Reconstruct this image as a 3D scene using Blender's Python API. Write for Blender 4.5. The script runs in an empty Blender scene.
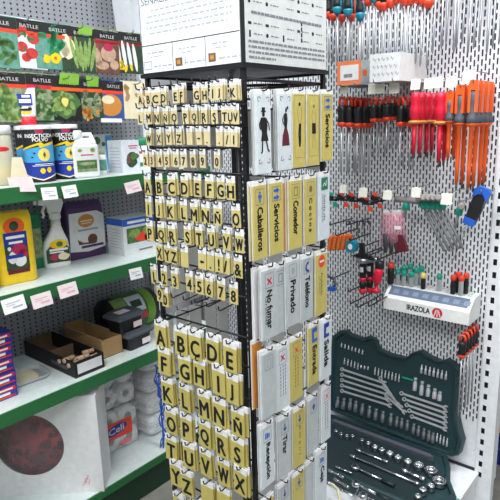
import bpy, bmesh, math, random
from mathutils import Vector, Matrix
random.seed(4)
PI = math.pi
C = bpy.context.scene.collection
scene = bpy.context.scene

# ------------------------------------------------------------------ camera, world, lights, exposure
F_PX = 553.27
CAM = Vector((-1.0005, -0.8488, 1.5))
def cam_axes(yaw=0.70146, pitch=0.224894, roll=-0.028503):
    fwd = Vector((math.cos(pitch)*math.cos(yaw), math.cos(pitch)*math.sin(yaw), -math.sin(pitch)))
    right = Vector((math.sin(yaw), -math.cos(yaw), 0)); up = right.cross(fwd)
    c, s = math.cos(roll), math.sin(roll)
    return c*right + s*up, -s*right + c*up, fwd
RIGHT, UP, FWD = cam_axes()
cd = bpy.data.cameras.new('camera'); co = bpy.data.objects.new('camera', cd); C.objects.link(co)
cd.sensor_width = 36; cd.lens = F_PX/500*36; cd.clip_start = 0.05
m = Matrix.Identity(4)
for i in range(3):
    m[i][0] = RIGHT[i]; m[i][1] = UP[i]; m[i][2] = -FWD[i]; m[i][3] = CAM[i]
co.matrix_world = m; scene.camera = co

w = bpy.data.worlds.new('world'); scene.world = w; w.use_nodes = True
w.node_tree.nodes['Background'].inputs[0].default_value = (0.90, 0.96, 1.0, 1)
w.node_tree.nodes['Background'].inputs[1].default_value = 0.4

def area_light(name, loc, sx, sy, power, color=(0.95, 0.98, 1.0), rot=(0, 0, 0)):
    l = bpy.data.lights.new(name, 'AREA'); l.shape = 'RECTANGLE'; l.size = sx; l.size_y = sy
    l.energy = power; l.color = color
    o = bpy.data.objects.new(name, l); o.location = loc; o.rotation_euler = rot; C.objects.link(o)
    return o
LAMPS = [(-1.25, 0.05, 46), (-0.45, -1.5, 21), (0.42, -0.3, 30), (-1.9, -1.6, 20)]   # ceiling fluorescent troffers, light just below each diffuser
for i, (lx, ly, p) in enumerate(LAMPS):
    area_light('fluorescent_light', (lx, ly, 2.82), 0.55, 1.15, p)
vs = scene.view_settings
vs.view_transform = 'Standard'; vs.look = 'None'; vs.gamma = 1; vs.use_curve_mapping = False
vs.exposure = 0.08

# ------------------------------------------------------------------ helpers
def at(px, py, axis, val):
    """point where the sight line of a photograph pixel meets a world plane"""
    d = RIGHT*((px-250)/F_PX) + UP*((250-py)/F_PX) + FWD
    t = (val-CAM[axis])/d[axis]
    return CAM + d*t
def atp(px, py, p0, n):
    d = RIGHT*((px-250)/F_PX) + UP*((250-py)/F_PX) + FWD
    return CAM + d*((Vector(p0)-CAM).dot(n)/d.dot(n))
def lin(c):
    c = c/255
    return c/12.92 if c <= 0.04045 else ((c+0.055)/1.055)**2.4
MATS = {}
def mat(name, rgb, rough=0.5, metal=0.0, var=0.06, scale=40, bump=0.0, alpha=1.0, trans=0.0, emit=0):
    if name in MATS: return MATS[name]
    m = bpy.data.materials.new(name); m.use_nodes = True; nt = m.node_tree
    b = nt.nodes['Principled BSDF']
    col = tuple(lin(c) for c in rgb)
    b.inputs['Roughness'].default_value = rough; b.inputs['Metallic'].default_value = metal
    n = nt.nodes.new('ShaderNodeTexNoise'); n.inputs['Scale'].default_value = scale; n.inputs['Detail'].default_value = 4
    tc = nt.nodes.new('ShaderNodeTexCoord'); nt.links.new(tc.outputs['Object'], n.inputs['Vector'])
    r = nt.nodes.new('ShaderNodeValToRGB')
    r.color_ramp.elements[0].position = 0.3; r.color_ramp.elements[1].position = 0.7
    r.color_ramp.elements[0].color = tuple(max(0, c*(1-var)) for c in col)+(1,)
    r.color_ramp.elements[1].color = tuple(min(1, c*(1+var)) for c in col)+(1,)
    nt.links.new(n.outputs['Fac'], r.inputs['Fac']); nt.links.new(r.outputs['Color'], b.inputs['Base Color'])
    if bump:
        bp = nt.nodes.new('ShaderNodeBump'); bp.inputs['Strength'].default_value = bump; bp.inputs['Distance'].default_value = 0.002
        nt.links.new(n.outputs['Fac'], bp.inputs['Height']); nt.links.new(bp.outputs['Normal'], b.inputs['Normal'])
    b.inputs['Alpha'].default_value = alpha
    b.inputs['Transmission Weight'].default_value = trans
    if emit:
        b.inputs['Emission Color'].default_value = col+(1,); b.inputs['Emission Strength'].default_value = emit
    MATS[name] = m
    return m
M = lambda k: MATS[k]
for a in [
    ('black_metal', (22, 23, 27), .4), ('black_plastic', (24, 24, 27), .45), ('ink', (18, 18, 20), .6), ('grey_ink', (120, 124, 132), .7),
    ('faint_ink', (176, 182, 190), .7), ('gold', (206, 190, 106), .38, .1), ('gold_dark', (120, 104, 58), .5), ('card_white', (226, 226, 226), .5),
    ('gold_lit', (222, 206, 158), .42, .1), ('tab_white', (238, 238, 238), .4), ('silver', (194, 200, 202), .38, .1), ('board_white', (240, 243, 247), .45),  # small plate gold is paled, strong light put into the colour
    ('board_shaded', (206, 208, 206), .5), ('chrome', (205, 208, 212), .2, 1.0), ('steel', (170, 172, 176), .32, .9), ('steel_dark', (96, 100, 106), .35, .9),  # darker board is the header white with shade put into its colour
    ('wire', (150, 152, 155), .35, .8), ('white_paint', (236, 238, 242), .45), ('peg_grey', (148, 151, 156), .55), ('dark_gap', (52, 54, 66), .8),
    ('green_edge', (40, 108, 60), .4), ('green_dark', (24, 58, 40), .45), ('shelf_white', (214, 224, 222), .35), ('tag_white', (242, 242, 240), .5),
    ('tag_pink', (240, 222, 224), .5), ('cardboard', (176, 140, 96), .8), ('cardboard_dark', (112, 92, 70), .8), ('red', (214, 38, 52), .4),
    ('vde_red', (216, 26, 58), .35), ('orange', (238, 96, 34), .4), ('orange_red', (236, 70, 40), .4), ('yellow', (240, 200, 20), .35),
    ('yellow_pale', (240, 215, 110), .4), ('teal', (24, 128, 152), .4), ('jade', (18, 160, 136), .4), ('blue', (36, 96, 200), .4),
    ('deep_blue', (30, 52, 150), .45), ('sky_blue', (70, 160, 214), .45), ('grip_grey', (78, 84, 92), .55), ('handle_grey', (142, 136, 134), .5),
    ('case_teal', (30, 58, 62), .5), ('case_inner', (20, 40, 44), .6), ('case_lip', (84, 84, 96), .45), ('white_plastic', (234, 236, 234), .35),
    ('purple', (72, 42, 92), .4), ('leaf', (72, 112, 58), .55, 0, .35, 90), ('leaf_light', (130, 160, 84), .55, 0, .3, 90), ('leaf_dark', (42, 66, 42), .55, 0, .4, 80),
    ('tomato', (190, 54, 50), .4, 0, .3, 80), ('pack_white', (214, 218, 226), .35), ('pack_aqua', (96, 150, 134), .35, 0, .2, 60), ('cream', (232, 220, 186), .5),
    ('onion', (208, 138, 62), .4), ('root_tan', (186, 156, 130), .5, 0, .2, 60), ('magenta', (176, 40, 84), .4), ('brown', (104, 68, 52), .6, 0, .3, 80),
    ('slate', (96, 112, 136), .5), ('pink', (232, 120, 140), .4), ('dark_red', (96, 24, 40), .5), ('concrete', (132, 130, 122), .85, 0, .2, 12),
    ('wall_paint', (196, 198, 200), .8), ('ceiling_paint', (230, 230, 228), .9), ('fuzzy_dark', (86, 40, 46), .8, 0, .6, 30), ('ball_red', (126, 38, 44), .5, 0, .6, 14),
    ('lime', (126, 176, 58), .4), ('emerald', (34, 132, 84), .4), ('icon_green', (20, 120, 84), .5), ('print_grey', (160, 170, 172), .5),
    ('screen_blue', (52, 84, 150), .5), ('silver_blue', (212, 220, 224), .4), ('pack_sage', (138, 152, 116), .4, 0, .35, 80), ('mag_print', (200, 60, 90), .5)]:
    mat(*a)
def clear(name, rgb, alpha, rough=.15): return mat(name, rgb, rough, 0, .03, 30, 0, alpha)
mat('bright_steel', (206, 208, 212), .3, .45); mat('tag_cream', (226, 224, 212), .6); mat('cabinet_green', (92, 102, 94), .6); mat('pink_print', (222, 176, 186), .6); mat('slate_light', (124, 140, 164), .5); mat('orange_pale', (232, 128, 82), .5); mat('gap_grey', (84, 86, 100), .8); mat('steel_dull', (128, 130, 132), .5, .3); clear('film', (236, 240, 244), .28); clear('film_pink', (240, 160, 180), .36); clear('clear_body', (214, 218, 220), .5); clear('film_paper', (236, 238, 238), .3)
clear('strip_clear', (226, 230, 234), .42); clear('jar_clear', (226, 224, 200), .6); clear('window_film', (240, 240, 244), .10, .05)
mat('diffuser', (250, 252, 255), .6, emit=4)

def link(name, me, parent=None):
    o = bpy.data.objects.new(name, me); C.objects.link(o)
    if parent is not None: o.parent = parent
    return o
def tag(o, label, cat, group=None, kind=None):
    if label: o['label'] = label
    if cat: o['category'] = cat
    if group: o['group'] = group
    if kind: o['kind'] = kind
    return o
def thing(name, label, cat, loc=(0, 0, 0), rz=0, group=None, kind=None):
    o = bpy.data.objects.new(name, None); o.empty_display_size = .02; C.objects.link(o)
    o.location = loc; o.rotation_euler = (0, 0, rz)
    return tag(o, label, cat, group, kind)
class MB:
    def __init__(s): s.v = []; s.f = []; s.s = []
    def add(s, vs, fs, smooth=False):
        k = len(s.v); s.v += [tuple(q) for q in vs]; s.f += [tuple(i+k for i in f) for f in fs]; s.s += [smooth]*len(fs); return s
    def box(s, x0, x1, y0, y1, z0, z1):
        vs = [(x, y, z) for x in (x0, x1) for y in (y0, y1) for z in (z0, z1)]
        return s.add(vs, [(0, 1, 3, 2), (4, 6, 7, 5), (0, 4, 5, 1), (2, 3, 7, 6), (0, 2, 6, 4), (1, 5, 7, 3)])
    def loft(s, rings, smooth=False, cap=True):
        n = len(rings[0]); vs = [p for r in rings for p in r]; fs = []
        for i in range(len(rings)-1):
            for j in range(n):
                fs.append((i*n+j, i*n+(j+1) % n, (i+1)*n+(j+1) % n, (i+1)*n+j))
        k = len(s.v); s.add(vs, fs, smooth)
        if cap:
            s.f.append(tuple(k+j for j in reversed(range(n)))); s.f.append(tuple(k+(len(rings)-1)*n+j for j in range(n))); s.s += [False, False]
        return s
    def prism_y(s, poly, y0, y1):      # poly in (x, z), counter-clockwise seen from -Y
        return s.loft([[(x, y1, z) for x, z in poly], [(x, y0, z) for x, z in poly]]) if False else s.loft([[(x, y0, z) for x, z in reversed(poly)], [(x, y1, z) for x, z in reversed(poly)]])
    def prism_z(s, poly, z0, z1, ch=0):
        if not ch: return s.loft([[(x, y, z0) for x, y in poly], [(x, y, z1) for x, y in poly]])
        cx = sum(p[0] for p in poly)/len(poly); cy = sum(p[1] for p in poly)/len(poly)
        def ins(d): 
            return [(x-math.copysign(min(d, abs(x-cx)), x-cx), y-math.copysign(min(d, abs(y-cy)), y-cy)) for x, y in poly]
        a = ins(ch); b = ins(ch*.3)
        return s.loft([[(x, y, z0) for x, y in a], [(x, y, z0+ch*.4) for x, y in b], [(x, y, z0+ch) for x, y in poly], [(x, y, z1-ch) for x, y in poly], [(x, y, z1-ch*.4) for x, y in b], [(x, y, z1) for x, y in a]], False)
    def lathe(s, prof, n=12, c=(0, 0, 0), smooth=True, squash=1.0):
        return s.loft([[(c[0]+r*math.cos(2*PI*j/n), c[1]+squash*r*math.sin(2*PI*j/n), c[2]+z) for j in range(n)] for r, z in prof], smooth)
    def tube(s, pts, r, n=6, smooth=True):
        pts = [Vector(p) for p in pts]; rings = []; rs = r if isinstance(r, (list, tuple)) else [r]*len(pts)
        t0 = (pts[1]-pts[0]).normalized(); a = t0.orthogonal().normalized()
        for i, p in enumerate(pts):
            t = ((pts[min(i+1, len(pts)-1)]-p).normalized()+(p-pts[max(i-1, 0)]).normalized())
            t = t.normalized() if t.length > 1e-6 else t0
            a = (a-t*a.dot(t)).normalized(); b = t.cross(a)
            rings.append([p+(a*math.cos(2*PI*j/n)+b*math.sin(2*PI*j/n))*rs[i] for j in range(n)])
        return s.loft(rings, smooth)
    def ell(s, c, r, nu=12, nv=8):
        return s.lathe([(max(.002, math.sin(PI*i/nv))*1, -math.cos(PI*i/nv)) for i in range(nv+1)], nu) if False else s.loft(
            [[(c[0]+r[0]*max(.01, math.sin(PI*i/nv))*math.cos(2*PI*j/nu), c[1]+r[1]*max(.01, math.sin(PI*i/nv))*math.sin(2*PI*j/nu), c[2]-r[2]*math.cos(PI*i/nv)) for j in range(nu)] for i in range(nv+1)], True)
    def flat(s, polys, y=0.0):          # outlines (x, z) facing -Y
        for p in polys:
            s.add([(x, y, z) for x, z in p], [tuple(range(len(p)))])
        return s
    def xf(s, M4):
        s.v = [tuple(M4 @ Vector(q)) for q in s.v]; return s
    def mesh(s, name, material):
        me = bpy.data.meshes.new(name); me.from_pydata(s.v, [], s.f); me.materials.append(material)
        me.polygons.foreach_set('use_smooth', s.s); me.update()
        return me
    def build(s, name, material, parent=None):
        return link(name, s.mesh(name, material if not isinstance(material, str) else MATS[material]), parent)
def rrect(w, d, r=.01, n=4):
    o = []
    for cx, cy, a0 in ((w/2-r, d/2-r, 0), (-w/2+r, d/2-r, PI/2), (-w/2+r, -d/2+r, PI), (w/2-r, -d/2+r, 1.5*PI)):
        for k in range(n+1):
            a = a0+PI/2*k/n; o.append((cx+r*math.cos(a), cy+r*math.sin(a)))
    return o
def ellp(cx, cz, rx, rz, n=14, rot=0):
    o = []
    for k in range(n):
        a = 2*PI*k/n; x = rx*math.cos(a); z = rz*math.sin(a)
        o.append((cx+x*math.cos(rot)-z*math.sin(rot), cz+x*math.sin(rot)+z*math.cos(rot)))
    return o
def rect(x0, x1, z0, z1): return [(x0, z0), (x1, z0), (x1, z1), (x0, z1)]
def frame_polys(x0, x1, z0, z1, t):
    return [rect(x0, x1, z0, z0+t), rect(x0, x1, z1-t, z1), rect(x0, x0+t, z0+t, z1-t), rect(x1-t, x1, z0+t, z1-t)]
def stroke(pts, t):
    o = []
    for (x0, z0), (x1, z1) in zip(pts, pts[1:]):
        l = math.hypot(x1-x0, z1-z0) or 1; nx, nz = -(z1-z0)/l*t/2, (x1-x0)/l*t/2
        o.append([(x0-nx, z0-nz), (x1-nx, z1-nz), (x1+nx, z1+nz), (x0+nx, z0+nz)])
    return o
def blob(cx, cz, rx, rz, n=12, j=.2):
    return [(cx+rx*(1+random.uniform(-j, j))*math.cos(2*PI*k/n), cz+rz*(1+random.uniform(-j, j))*math.sin(2*PI*k/n)) for k in range(n)]
def decal(parent, name, polys, material, y, side=None):
    mb = MB().flat(polys, 0)
    if side is None: mb.v = [(x, y, z) for x, _, z in mb.v]
    elif side == 'L': mb.v = [(y, -x, z) for x, _, z in mb.v]
    elif side == 'T': mb.v = [(x, z, y) for x, _, z in mb.v]
    o = mb.build(name, material, parent)
    if len(polys) > 1: o['kind'] = 'stuff'
    return o
TXT = {}
def text_geo(s, w=None, h=None, bold=0.02, vertical=False):
    key = (s, bold)
    if key not in TXT:
        cu = bpy.data.curves.new('t', 'FONT'); cu.body = s; cu.resolution_u = 3; cu.offset = bold; cu.fill_mode = 'FRONT'
        o = bpy.data.objects.new('t', cu); C.objects.link(o)
        me = bpy.data.meshes.new_from_object(o.evaluated_get(bpy.context.evaluated_depsgraph_get()))
        vs = [tuple(q.co) for q in me.vertices]; fs = [tuple(p.vertices) for p in me.polygons]
        bpy.data.objects.remove(o); bpy.data.curves.remove(cu); bpy.data.meshes.remove(me)
        x0 = min(q[0] for q in vs); x1 = max(q[0] for q in vs); y0 = min(q[1] for q in vs); y1 = max(q[1] for q in vs)
        TXT[key] = ([((q[0]-(x0+x1)/2), (q[1]-(y0+y1)/2)) for q in vs], fs, x1-x0, y1-y0)
    vs, fs, W, H = TXT[key]
    if w is None and h is None: w = W; h = H
    elif w is None: w = W*h/H
    elif h is None: h = H*w/W
    vs2 = [(x*w/W, z*h/H) for x, z in vs]
    if vertical: vs2 = [(z, -x) for x, z in vs2]     # reads downwards
    return vs2, fs
def text(parent, s, cx, cz, y, material, w=None, h=None, bold=.02, vertical=False, name='lettering', wrap=None, side=None, slant=0):
    vs, fs = text_geo(s, w, h, 0.0, vertical)
    d = (h or .015)*bold*1.3; mb = MB(); base = [(cx+x, cz+z+slant*x) for x, z in vs]
    sh = [(0, 0)] if bold <= 0 else [(0, 0), (d, 0), (-d, 0), (0, d*.7), (0, -d*.7)]
    pts = [(x+dx, z+dz) for dx, dz in sh for x, z in base]; fs = [tuple(i+k*len(base) for i in f) for k in range(len(sh)) for f in fs]
    if wrap: mb.add([(wrap*math.sin(x/wrap), -wrap*math.cos(x/wrap), z) for x, z in pts], fs)
    elif side == 'L': mb.add([(y, -x, z) for x, z in pts], fs)
    elif side == 'T': mb.add([(x, z, y) for x, z in pts], fs)
    else: mb.add([(x, y, z) for x, z in pts], fs)
    return mb.build(name, material, parent)
def wrap_decal(parent, name, polys, r, material):
    """print that follows the curve of a can: each outline is cut into narrow columns"""
    mb = MB()
    for p in polys:
        x0 = min(q[0] for q in p); x1 = max(q[0] for q in p); n = max(1, int((x1-x0)/(r*.09)))
        def span(x):
            zs = []
            for (a, b), (c, d) in zip(p, p[1:]+p[:1]):
                if (a-x)*(c-x) <= 0 and abs(a-c) > 1e-9: zs.append(b+(d-b)*(x-a)/(c-a))
            return (min(zs), max(zs)) if zs else None
        xs = [x0+(x1-x0)*(k+.001)/(n+.002) for k in range(n+1)]
        sp = [span(x) for x in xs]
        for k in range(n):
            if sp[k] and sp[k+1]:
                q = [(xs[k], sp[k][0]), (xs[k+1], sp[k+1][0]), (xs[k+1], sp[k+1][1]), (xs[k], sp[k][1])]
                mb.add([(r*math.sin(x/r), -r*math.cos(x/r), z) for x, z in q], [(0, 1, 2, 3)])
    return mb.build(name, material, parent)
ORD = ['first', 'second', 'third', 'fourth', 'fifth', 'sixth', 'seventh', 'eighth', 'ninth', 'tenth', 'eleventh', 'twelfth', 'thirteenth', 'fourteenth', 'fifteenth', 'sixteenth', 'seventeenth']
RW = -PI/2      # rotation of things facing -X (right wall, left face of the stand)

# ------------------------------------------------------------------ the room
XW, YW = 1.0, 1.2           # front of the slotted panel on the right, front of the perforated panel on the left
def struct(name, mb, material): return tag(mb.build(name, material), None, None, None, 'structure')
struct('floor', MB().box(-3.2, 4.2, -3.4, 1.5, -.05, 0), 'concrete')
struct('ceiling', MB().box(-3.2, 4.2, -3.4, 1.5, 2.95, 3.0), 'ceiling_paint')
struct('wall_left', MB().box(-3.2, 4.2, 1.42, 1.5, 0, 2.95), 'wall_paint')
struct('wall_right', MB().box(4.12, 4.2, -3.4, 1.42, 0, 2.95), 'wall_paint')
for i, (lx, ly, p) in enumerate(LAMPS):
    t = thing('ceiling_light', 'white fluorescent ceiling light panel, number %s from the shelves, above the frame' % ORD[i], 'light', (lx, ly, 2.95), 0, 'ceiling light panels')
    fr = MB(); W, L = .31, .61
    fr.box(-W, W, -L, -L+.03, -.08, 0); fr.box(-W, W, L-.03, L, -.08, 0); fr.box(-W, -W+.03, -L+.03, L-.03, -.08, 0); fr.box(W-.03, W, -L+.03, L-.03, -.08, 0)
    fr.build('housing', 'white_paint', t); MB().box(-W+.03, W-.03, -L+.03, L-.03, -.06, -.04).build('diffuser', 'diffuser', t)

def perforated(xs0, xs1, z0, z1, px, pz, hw, hh, stagger=True):
    """plate in the local XZ plane (front at y=0) with real openings, columns staggered by half a pitch"""
    mb = MB(); nc = round((xs1-xs0)/px)
    for c in range(nc):
        xa = xs0+c*px; xb = xa+px; odd = c % 2 and stagger; zo = z0 + (pz/2 if odd else 0); nr = int((z1-zo)/pz)
        if odd: mb.add([(xa, 0, z0), (xb, 0, z0), (xb, 0, zo), (xa, 0, zo)], [(0, 1, 2, 3)])
        for r in range(nr):
            za = zo+r*pz; zb = za+pz; cx = (xa+xb)/2; cz = (za+zb)/2
            o = [(xa, 0, za), (xb, 0, za), (xb, 0, zb), (xa, 0, zb)]
            i = [(cx-hw, 0, cz-hh), (cx+hw, 0, cz-hh), (cx+hw, 0, cz+hh), (cx-hw, 0, cz+hh)]
            mb.add(o+i, [(0, 1, 5, 4), (1, 2, 6, 5), (2, 3, 7, 6), (3, 0, 4, 7)])
        zt = zo+nr*pz
        if zt < z1: mb.add([(xa, 0, zt), (xb, 0, zt), (xb, 0, z1), (xa, 0, z1)], [(0, 1, 2, 3)])
    return mb

# ------------------------------------------------------------------ left shelving
YF = 0.798
SH = [1.328, 1.0, 0.621]; BASE_Z = 0.149
XL0, XL1 = -1.25, 0.70
unit = thing('shelving_unit', 'grey perforated shelving unit with green edged white shelves on the left', 'shelving', (0, 0, 0))
for z0, z1 in ((BASE_Z, SH[2]), (SH[2], SH[1]), (SH[1], SH[0]), (SH[0], 2.35)):
    mb = perforated(-.75, XL1-.03, z0+.001, z1-.002, .025, .0175, .0034, .0034, False)
    mb.v = [(x, YW, z) for x, y, z in mb.v]; mb.build('back_panel', 'peg_grey', unit)
MB().box(XL0, XL1, YW+.03, YW+.05, 0, 2.35).build('backing', 'dark_gap', unit)
MB().box(XL1-.03, XL1+.03, YW-.02, YW+.05, 0, 2.4).build('upright', 'white_paint', unit)
for k, z in enumerate(SH):
    s = MB().box(XL0, XL1, YF+.003, YW-.001, z-.022, z).build('shelf', 'shelf_white', unit)
    e = MB(); e.prism_z([(XL0, YF-.004), (XL1, YF-.004), (XL1, YF+.003), (XL0, YF+.003)], z-.046, z+.001)
    e.build('edge_strip', 'green_edge', s)
    b = MB()
    for bx in (XL0+.02, XL1-.04): b.prism_y([(0, 0)]*0 or [(bx, z-.022), (bx+.01, z-.022), (bx+.01, z-.06), (bx, z-.06)], YF+.02, YW-.003)
    b.build('bracket', 'white_paint', s)
s = MB().box(XL0, XL1, YF+.004, YW-.001, BASE_Z-.02, BASE_Z).build('base_deck', 'shelf_white', unit)
MB().box(XL0, XL1, YF-.004, YF+.004, BASE_Z-.028, BASE_Z+.002).build('edge_strip', 'green_edge', s)
MB().box(XL0, XL1, YF+.012, YF+.03, 0, BASE_Z-.021).build('kick_plate', 'green_dark', unit)
# long peg hooks that carry the seed packets
def shelf_tag(px, py, z, ww, hh, material, label, tilt=0.0):
    p = at(px, py, 1, YF-.012)
    t = thing('price_tag', label, 'price tag', p, 0, 'price tags on the shelf edges')
    t.rotation_euler = (-.25, tilt, 0); ww *= .82; hh *= .9
    MB().prism_y([(-ww/2, -hh/2), (ww/2, -hh/2), (ww/2, hh/2), (-ww/2, hh/2)], -.0006, .0006).build('card', material, t)
    decal(t, 'print', [rect(-ww*.35, ww*.3, hh*.12, hh*.18), rect(-ww*.1, ww*.36, -hh*.25, -hh*.12), rect(-ww*.35, ww*.05, -hh*.02, hh*.03)], 'faint_ink' if material == 'tag_white' else 'pink_print', -.0012)
for a in [(49.5, 193.5, 0, .066, .045, 'tag_white', 'white price tag on the top shelf edge below the middle insecticide can', .05),
          (70, 191.5, 0, .066, .045, 'tag_white', 'white price tag on the top shelf edge below the white jug', -.03),
          (133, 187, 0, .085, .046, 'tag_pink', 'pale pink price tag on the top shelf edge beside the stand', -.1),
          (14, 304.5, 1, .09, .052, 'tag_white', 'white price tag on the middle shelf edge below the yellow bottle', -.05),
          (42, 300, 1, .086, .05, 'tag_pink', 'pale pink price tag on the middle shelf edge, left of another pink one', -.03),
          (68, 290, 1, .086, .05, 'tag_pink', 'pale pink price tag on the middle shelf edge below the spray bottle', -.03),
          (136, 273.5, 1, .072, .046, 'tag_white', 'small white price tag on the middle shelf edge below the white and blue box', .03)]:
    shelf_tag(*a)
# folded tag standing on the top shelf
p = at(17, 186, 2, SH[0])
t = thing('folded_price_card', 'folded off-white price card standing in front of the left insecticide can', 'price tag', (p.x, YF+.012, SH[0]), -.35)
mb = MB(); mb.prism_y([(-.035, -.012), (.04, -.018), (.03, .03), (-.04, .032)], -.02, -.019); mb.build('flap', 'tag_pink', t)
mb = MB(); mb.prism_y([(-.03, .03), (.02, .03), (.008, .09), (-.02, .092)], -.0195, -.0185); mb.build('upper_leaf', 'cream', t)

# ---- seed packets
def packet(px, py, label, header, stripe, body, prints, ww=.146, hh=.174, Y=1.0, tabs=None, word=True, n_behind=2, rowname='upper'):
    p = at(px, py, 1, Y); hh = .166-.00014*px; ww *= 1.12-.0011*px
    for k in range(n_behind, -1, -1):
        lab = label if k == 0 else ORD[k-1] + ' packet behind the one ' + label.split('seed packet ', 1)[-1].split(',')[0].replace(' cut by the left edge of the photo', ' at the left edge')
        t = thing('seed_packet', lab, 'seed packet', (p.x+k*.004, Y+k*.014, p.z+(.002*k)), random.uniform(-.05, .03), 'seed packets on the %s hooks' % rowname)
        t.rotation_euler[1] = random.uniform(-.02, .04)
        o = []
        for (f, y) in ((.0, .0), (1, -.005)):
            pass
        mb = MB()
        def ring(sc, y): return [(sc*x, y, sc*z if abs(z) < hh/2 else z-math.copysign((1-sc)*.03, z)) for x, z in [(-ww/2, -hh/2), (ww/2, -hh/2), (ww/2, hh/2), (-ww/2, hh/2)]]
        mb.loft([list(reversed(ring(.96, .004))), list(reversed(ring(1, .001))), list(reversed(ring(1, -.001))), list(reversed(ring(.96, -.004)))][::-1] and [ring(.95, -.0045), ring(1, -.0005), ring(1, .0005), ring(.95, .0045)])
        mb.build('pouch', body, t)
        hz = hh/2-.004
        if header:
            decal(t, 'header', [rect(-ww*.475, ww*.475, hz-.036, hz)], header, -.0050)
            if stripe: decal(t, 'stripe', [rect(-ww*.475, ww*.475, hz-.048, hz-.036)], stripe, -.0052)
            if k == 0 and word: text(t, 'BATLLE', .018, hz-.02, -.0056, 'tag_white', w=ww*.42, h=.011, bold=.02)
        if k == 0:
            for i, (polys, mt) in enumerate(prints): decal(t, 'picture', polys, mt, -.0052-.0004*i)
            if tabs: decal(t, 'leaf_tab', [tabs], 'lime', -.0068)
    # hook of the unit running from the board through the packet
    z = p.z+hh/2-.012
    MB().tube([(p.x+.01, YW+.005, z+.02), (p.x+.005, YW-.03, z+.018), (p.x, Y-.03, z-.0), (p.x, Y-.045, z+.004), (p.x, Y-.05, z+.016)], .0022, 5).build('packet_hook', 'wire', unit)
def leaves(n, cx, cz, rx, rz, s):
    o = []
    for _ in range(n):
        a = random.uniform(0, 2*PI); r = math.sqrt(random.random())
        o.append(ellp(cx+rx*r*math.cos(a), cz+rz*r*math.sin(a), s*random.uniform(.7, 1.3), s*.5, 8, random.uniform(0, PI)))
    return o
tom = [ellp(-.03, .03, .018, .015), ellp(.03, .018, .022, .018), ellp(-.012, -.012, .02, .017), ellp(.022, -.03, .022, .018), ellp(-.005, .045, .014, .012), ellp(.0, -.045, .017, .014)]
packet(-6, 41, 'green leafy seed packet cut by the left edge of the photo, upper row', 'ink', 'orange_red', 'pack_aqua', [(leaves(14, .02, -.02, .05, .05, .018), 'leaf')])
packet(24.5, 43.5, 'pale seed packet with red tomatoes, upper row', 'ink', 'orange_red', 'pack_white', [(tom, 'tomato'), (leaves(5, -.0, .01, .03, .03, .01), 'leaf')])
packet(53.5, 46.5, 'aqua green seed packet with a yellow flower, upper row', 'ink', 'orange_red', 'pack_aqua', [(leaves(12, 0, .0, .06, .05, .022), 'emerald'), ([blob(.0, -.04, .02, .018), blob(-.035, -.045, .012, .018)], 'yellow'), ([ellp(.0, -.04, .006, .006)], 'orange')])
packet(77.5, 48.5, 'seed packet with a bunch of long green beans, upper row', 'ink', None, 'pack_sage', [([rect(-.07, .07, -.085, .04)], 'leaf_dark'), ([blob(-.045, .0, .03, .045), blob(-.06, -.01, .02, .03)], 'cream'), ([ellp(-.02+i*.016, -.02+.01*math.sin(i*2), .008, .055, 10, .25-.1*i) for i in range(6)], 'leaf_light')], tabs=[(-.0, .05), (.06, .05), (.066, .078), (.01, .082)])
packet(103, 50.5, 'seed packet with tan and purple turnips, upper row', 'ink', 'red', 'pack_sage', [([rect(-.07, .07, -.085, .04)], 'brown'), ([ellp(-.035, -.02, .02, .045, 12, .4), ellp(.02, -.01, .035, .03), ellp(-.01, -.055, .03, .016), ellp(.045, -.05, .02, .018)], 'root_tan'), ([ellp(.02, .012, .022, .014), ellp(-.04, .015, .014, .012)], 'magenta')])
packet(127, 51.5, 'seed packet with long white leeks, upper row', 'ink', 'red', 'pack_sage', [([rect(-.07, .07, -.085, .04)], 'leaf_dark'), ([ellp(-.045+i*.026, -.01-.004*i, .009, .055, 10, .12) for i in range(4)], 'card_white'), (leaves(7, -.02, -.06, .04, .015, .013), 'yellow')])
packet(4, 97, 'seed packet with pale green lettuce cut by the left edge, lower row', 'ink', 'orange_red', 'pack_sage', [(leaves(20, .02, -.02, .05, .05, .022), 'leaf_light'), (leaves(10, .02, -.03, .05, .04, .014), 'leaf')], rowname='lower')
packet(38, 97, 'seed packet with grey green salad leaves behind the red capped tube, lower row', 'ink', 'red', 'pack_sage', [(leaves(20, .02, -.02, .05, .05, .02), 'leaf'), (leaves(10, .02, -.03, .04, .04, .012), 'pack_sage')], rowname='lower')
packet(64, 98.5, 'dark seed packet with a bright green lettuce head, lower row', 'ink', 'orange', 'ink', [([blob(0, -.02, .055, .05, 16)], 'leaf'), (leaves(12, 0, -.02, .04, .035, .02), 'leaf_light'), ([blob(0, -.012, .014, .016)], 'yellow_pale')], ww=.135, tabs=[(-.02, .05), (.06, .05), (.066, .088), (-.01, .09)], rowname='lower')
packet(87, 99, 'seed packet with brown green rocket leaves, lower row', 'ink', 'orange', 'leaf_dark', [(leaves(22, 0, -.02, .055, .055, .018), 'pack_sage'), (leaves(8, 0, -.05, .04, .02, .016), 'onion')], ww=.135, tabs=[(-.0, .045), (.05, .045), (.056, .082), (.0, .084)], rowname='lower')
packet(109.5, 100, 'blue seed packet with a golden brown onion, lower row', 'ink', 'orange_red', 'screen_blue', [([ellp(0, -.02, .055, .042, 18)], 'onion'), ([ellp(-.01, .0, .03, .016)], 'cream'), ([rect(-.05, .05, -.085, -.07)], 'tag_white')], ww=.138, rowname='lower')
packet(134, 100.5, 'pale unprinted back of a seed packet beside the stand, lower row', None, None, 'cream', [(leaves(6, 0, .03, .05, .03, .02), 'cardboard')], ww=.135, n_behind=3, rowname='lower')
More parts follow.
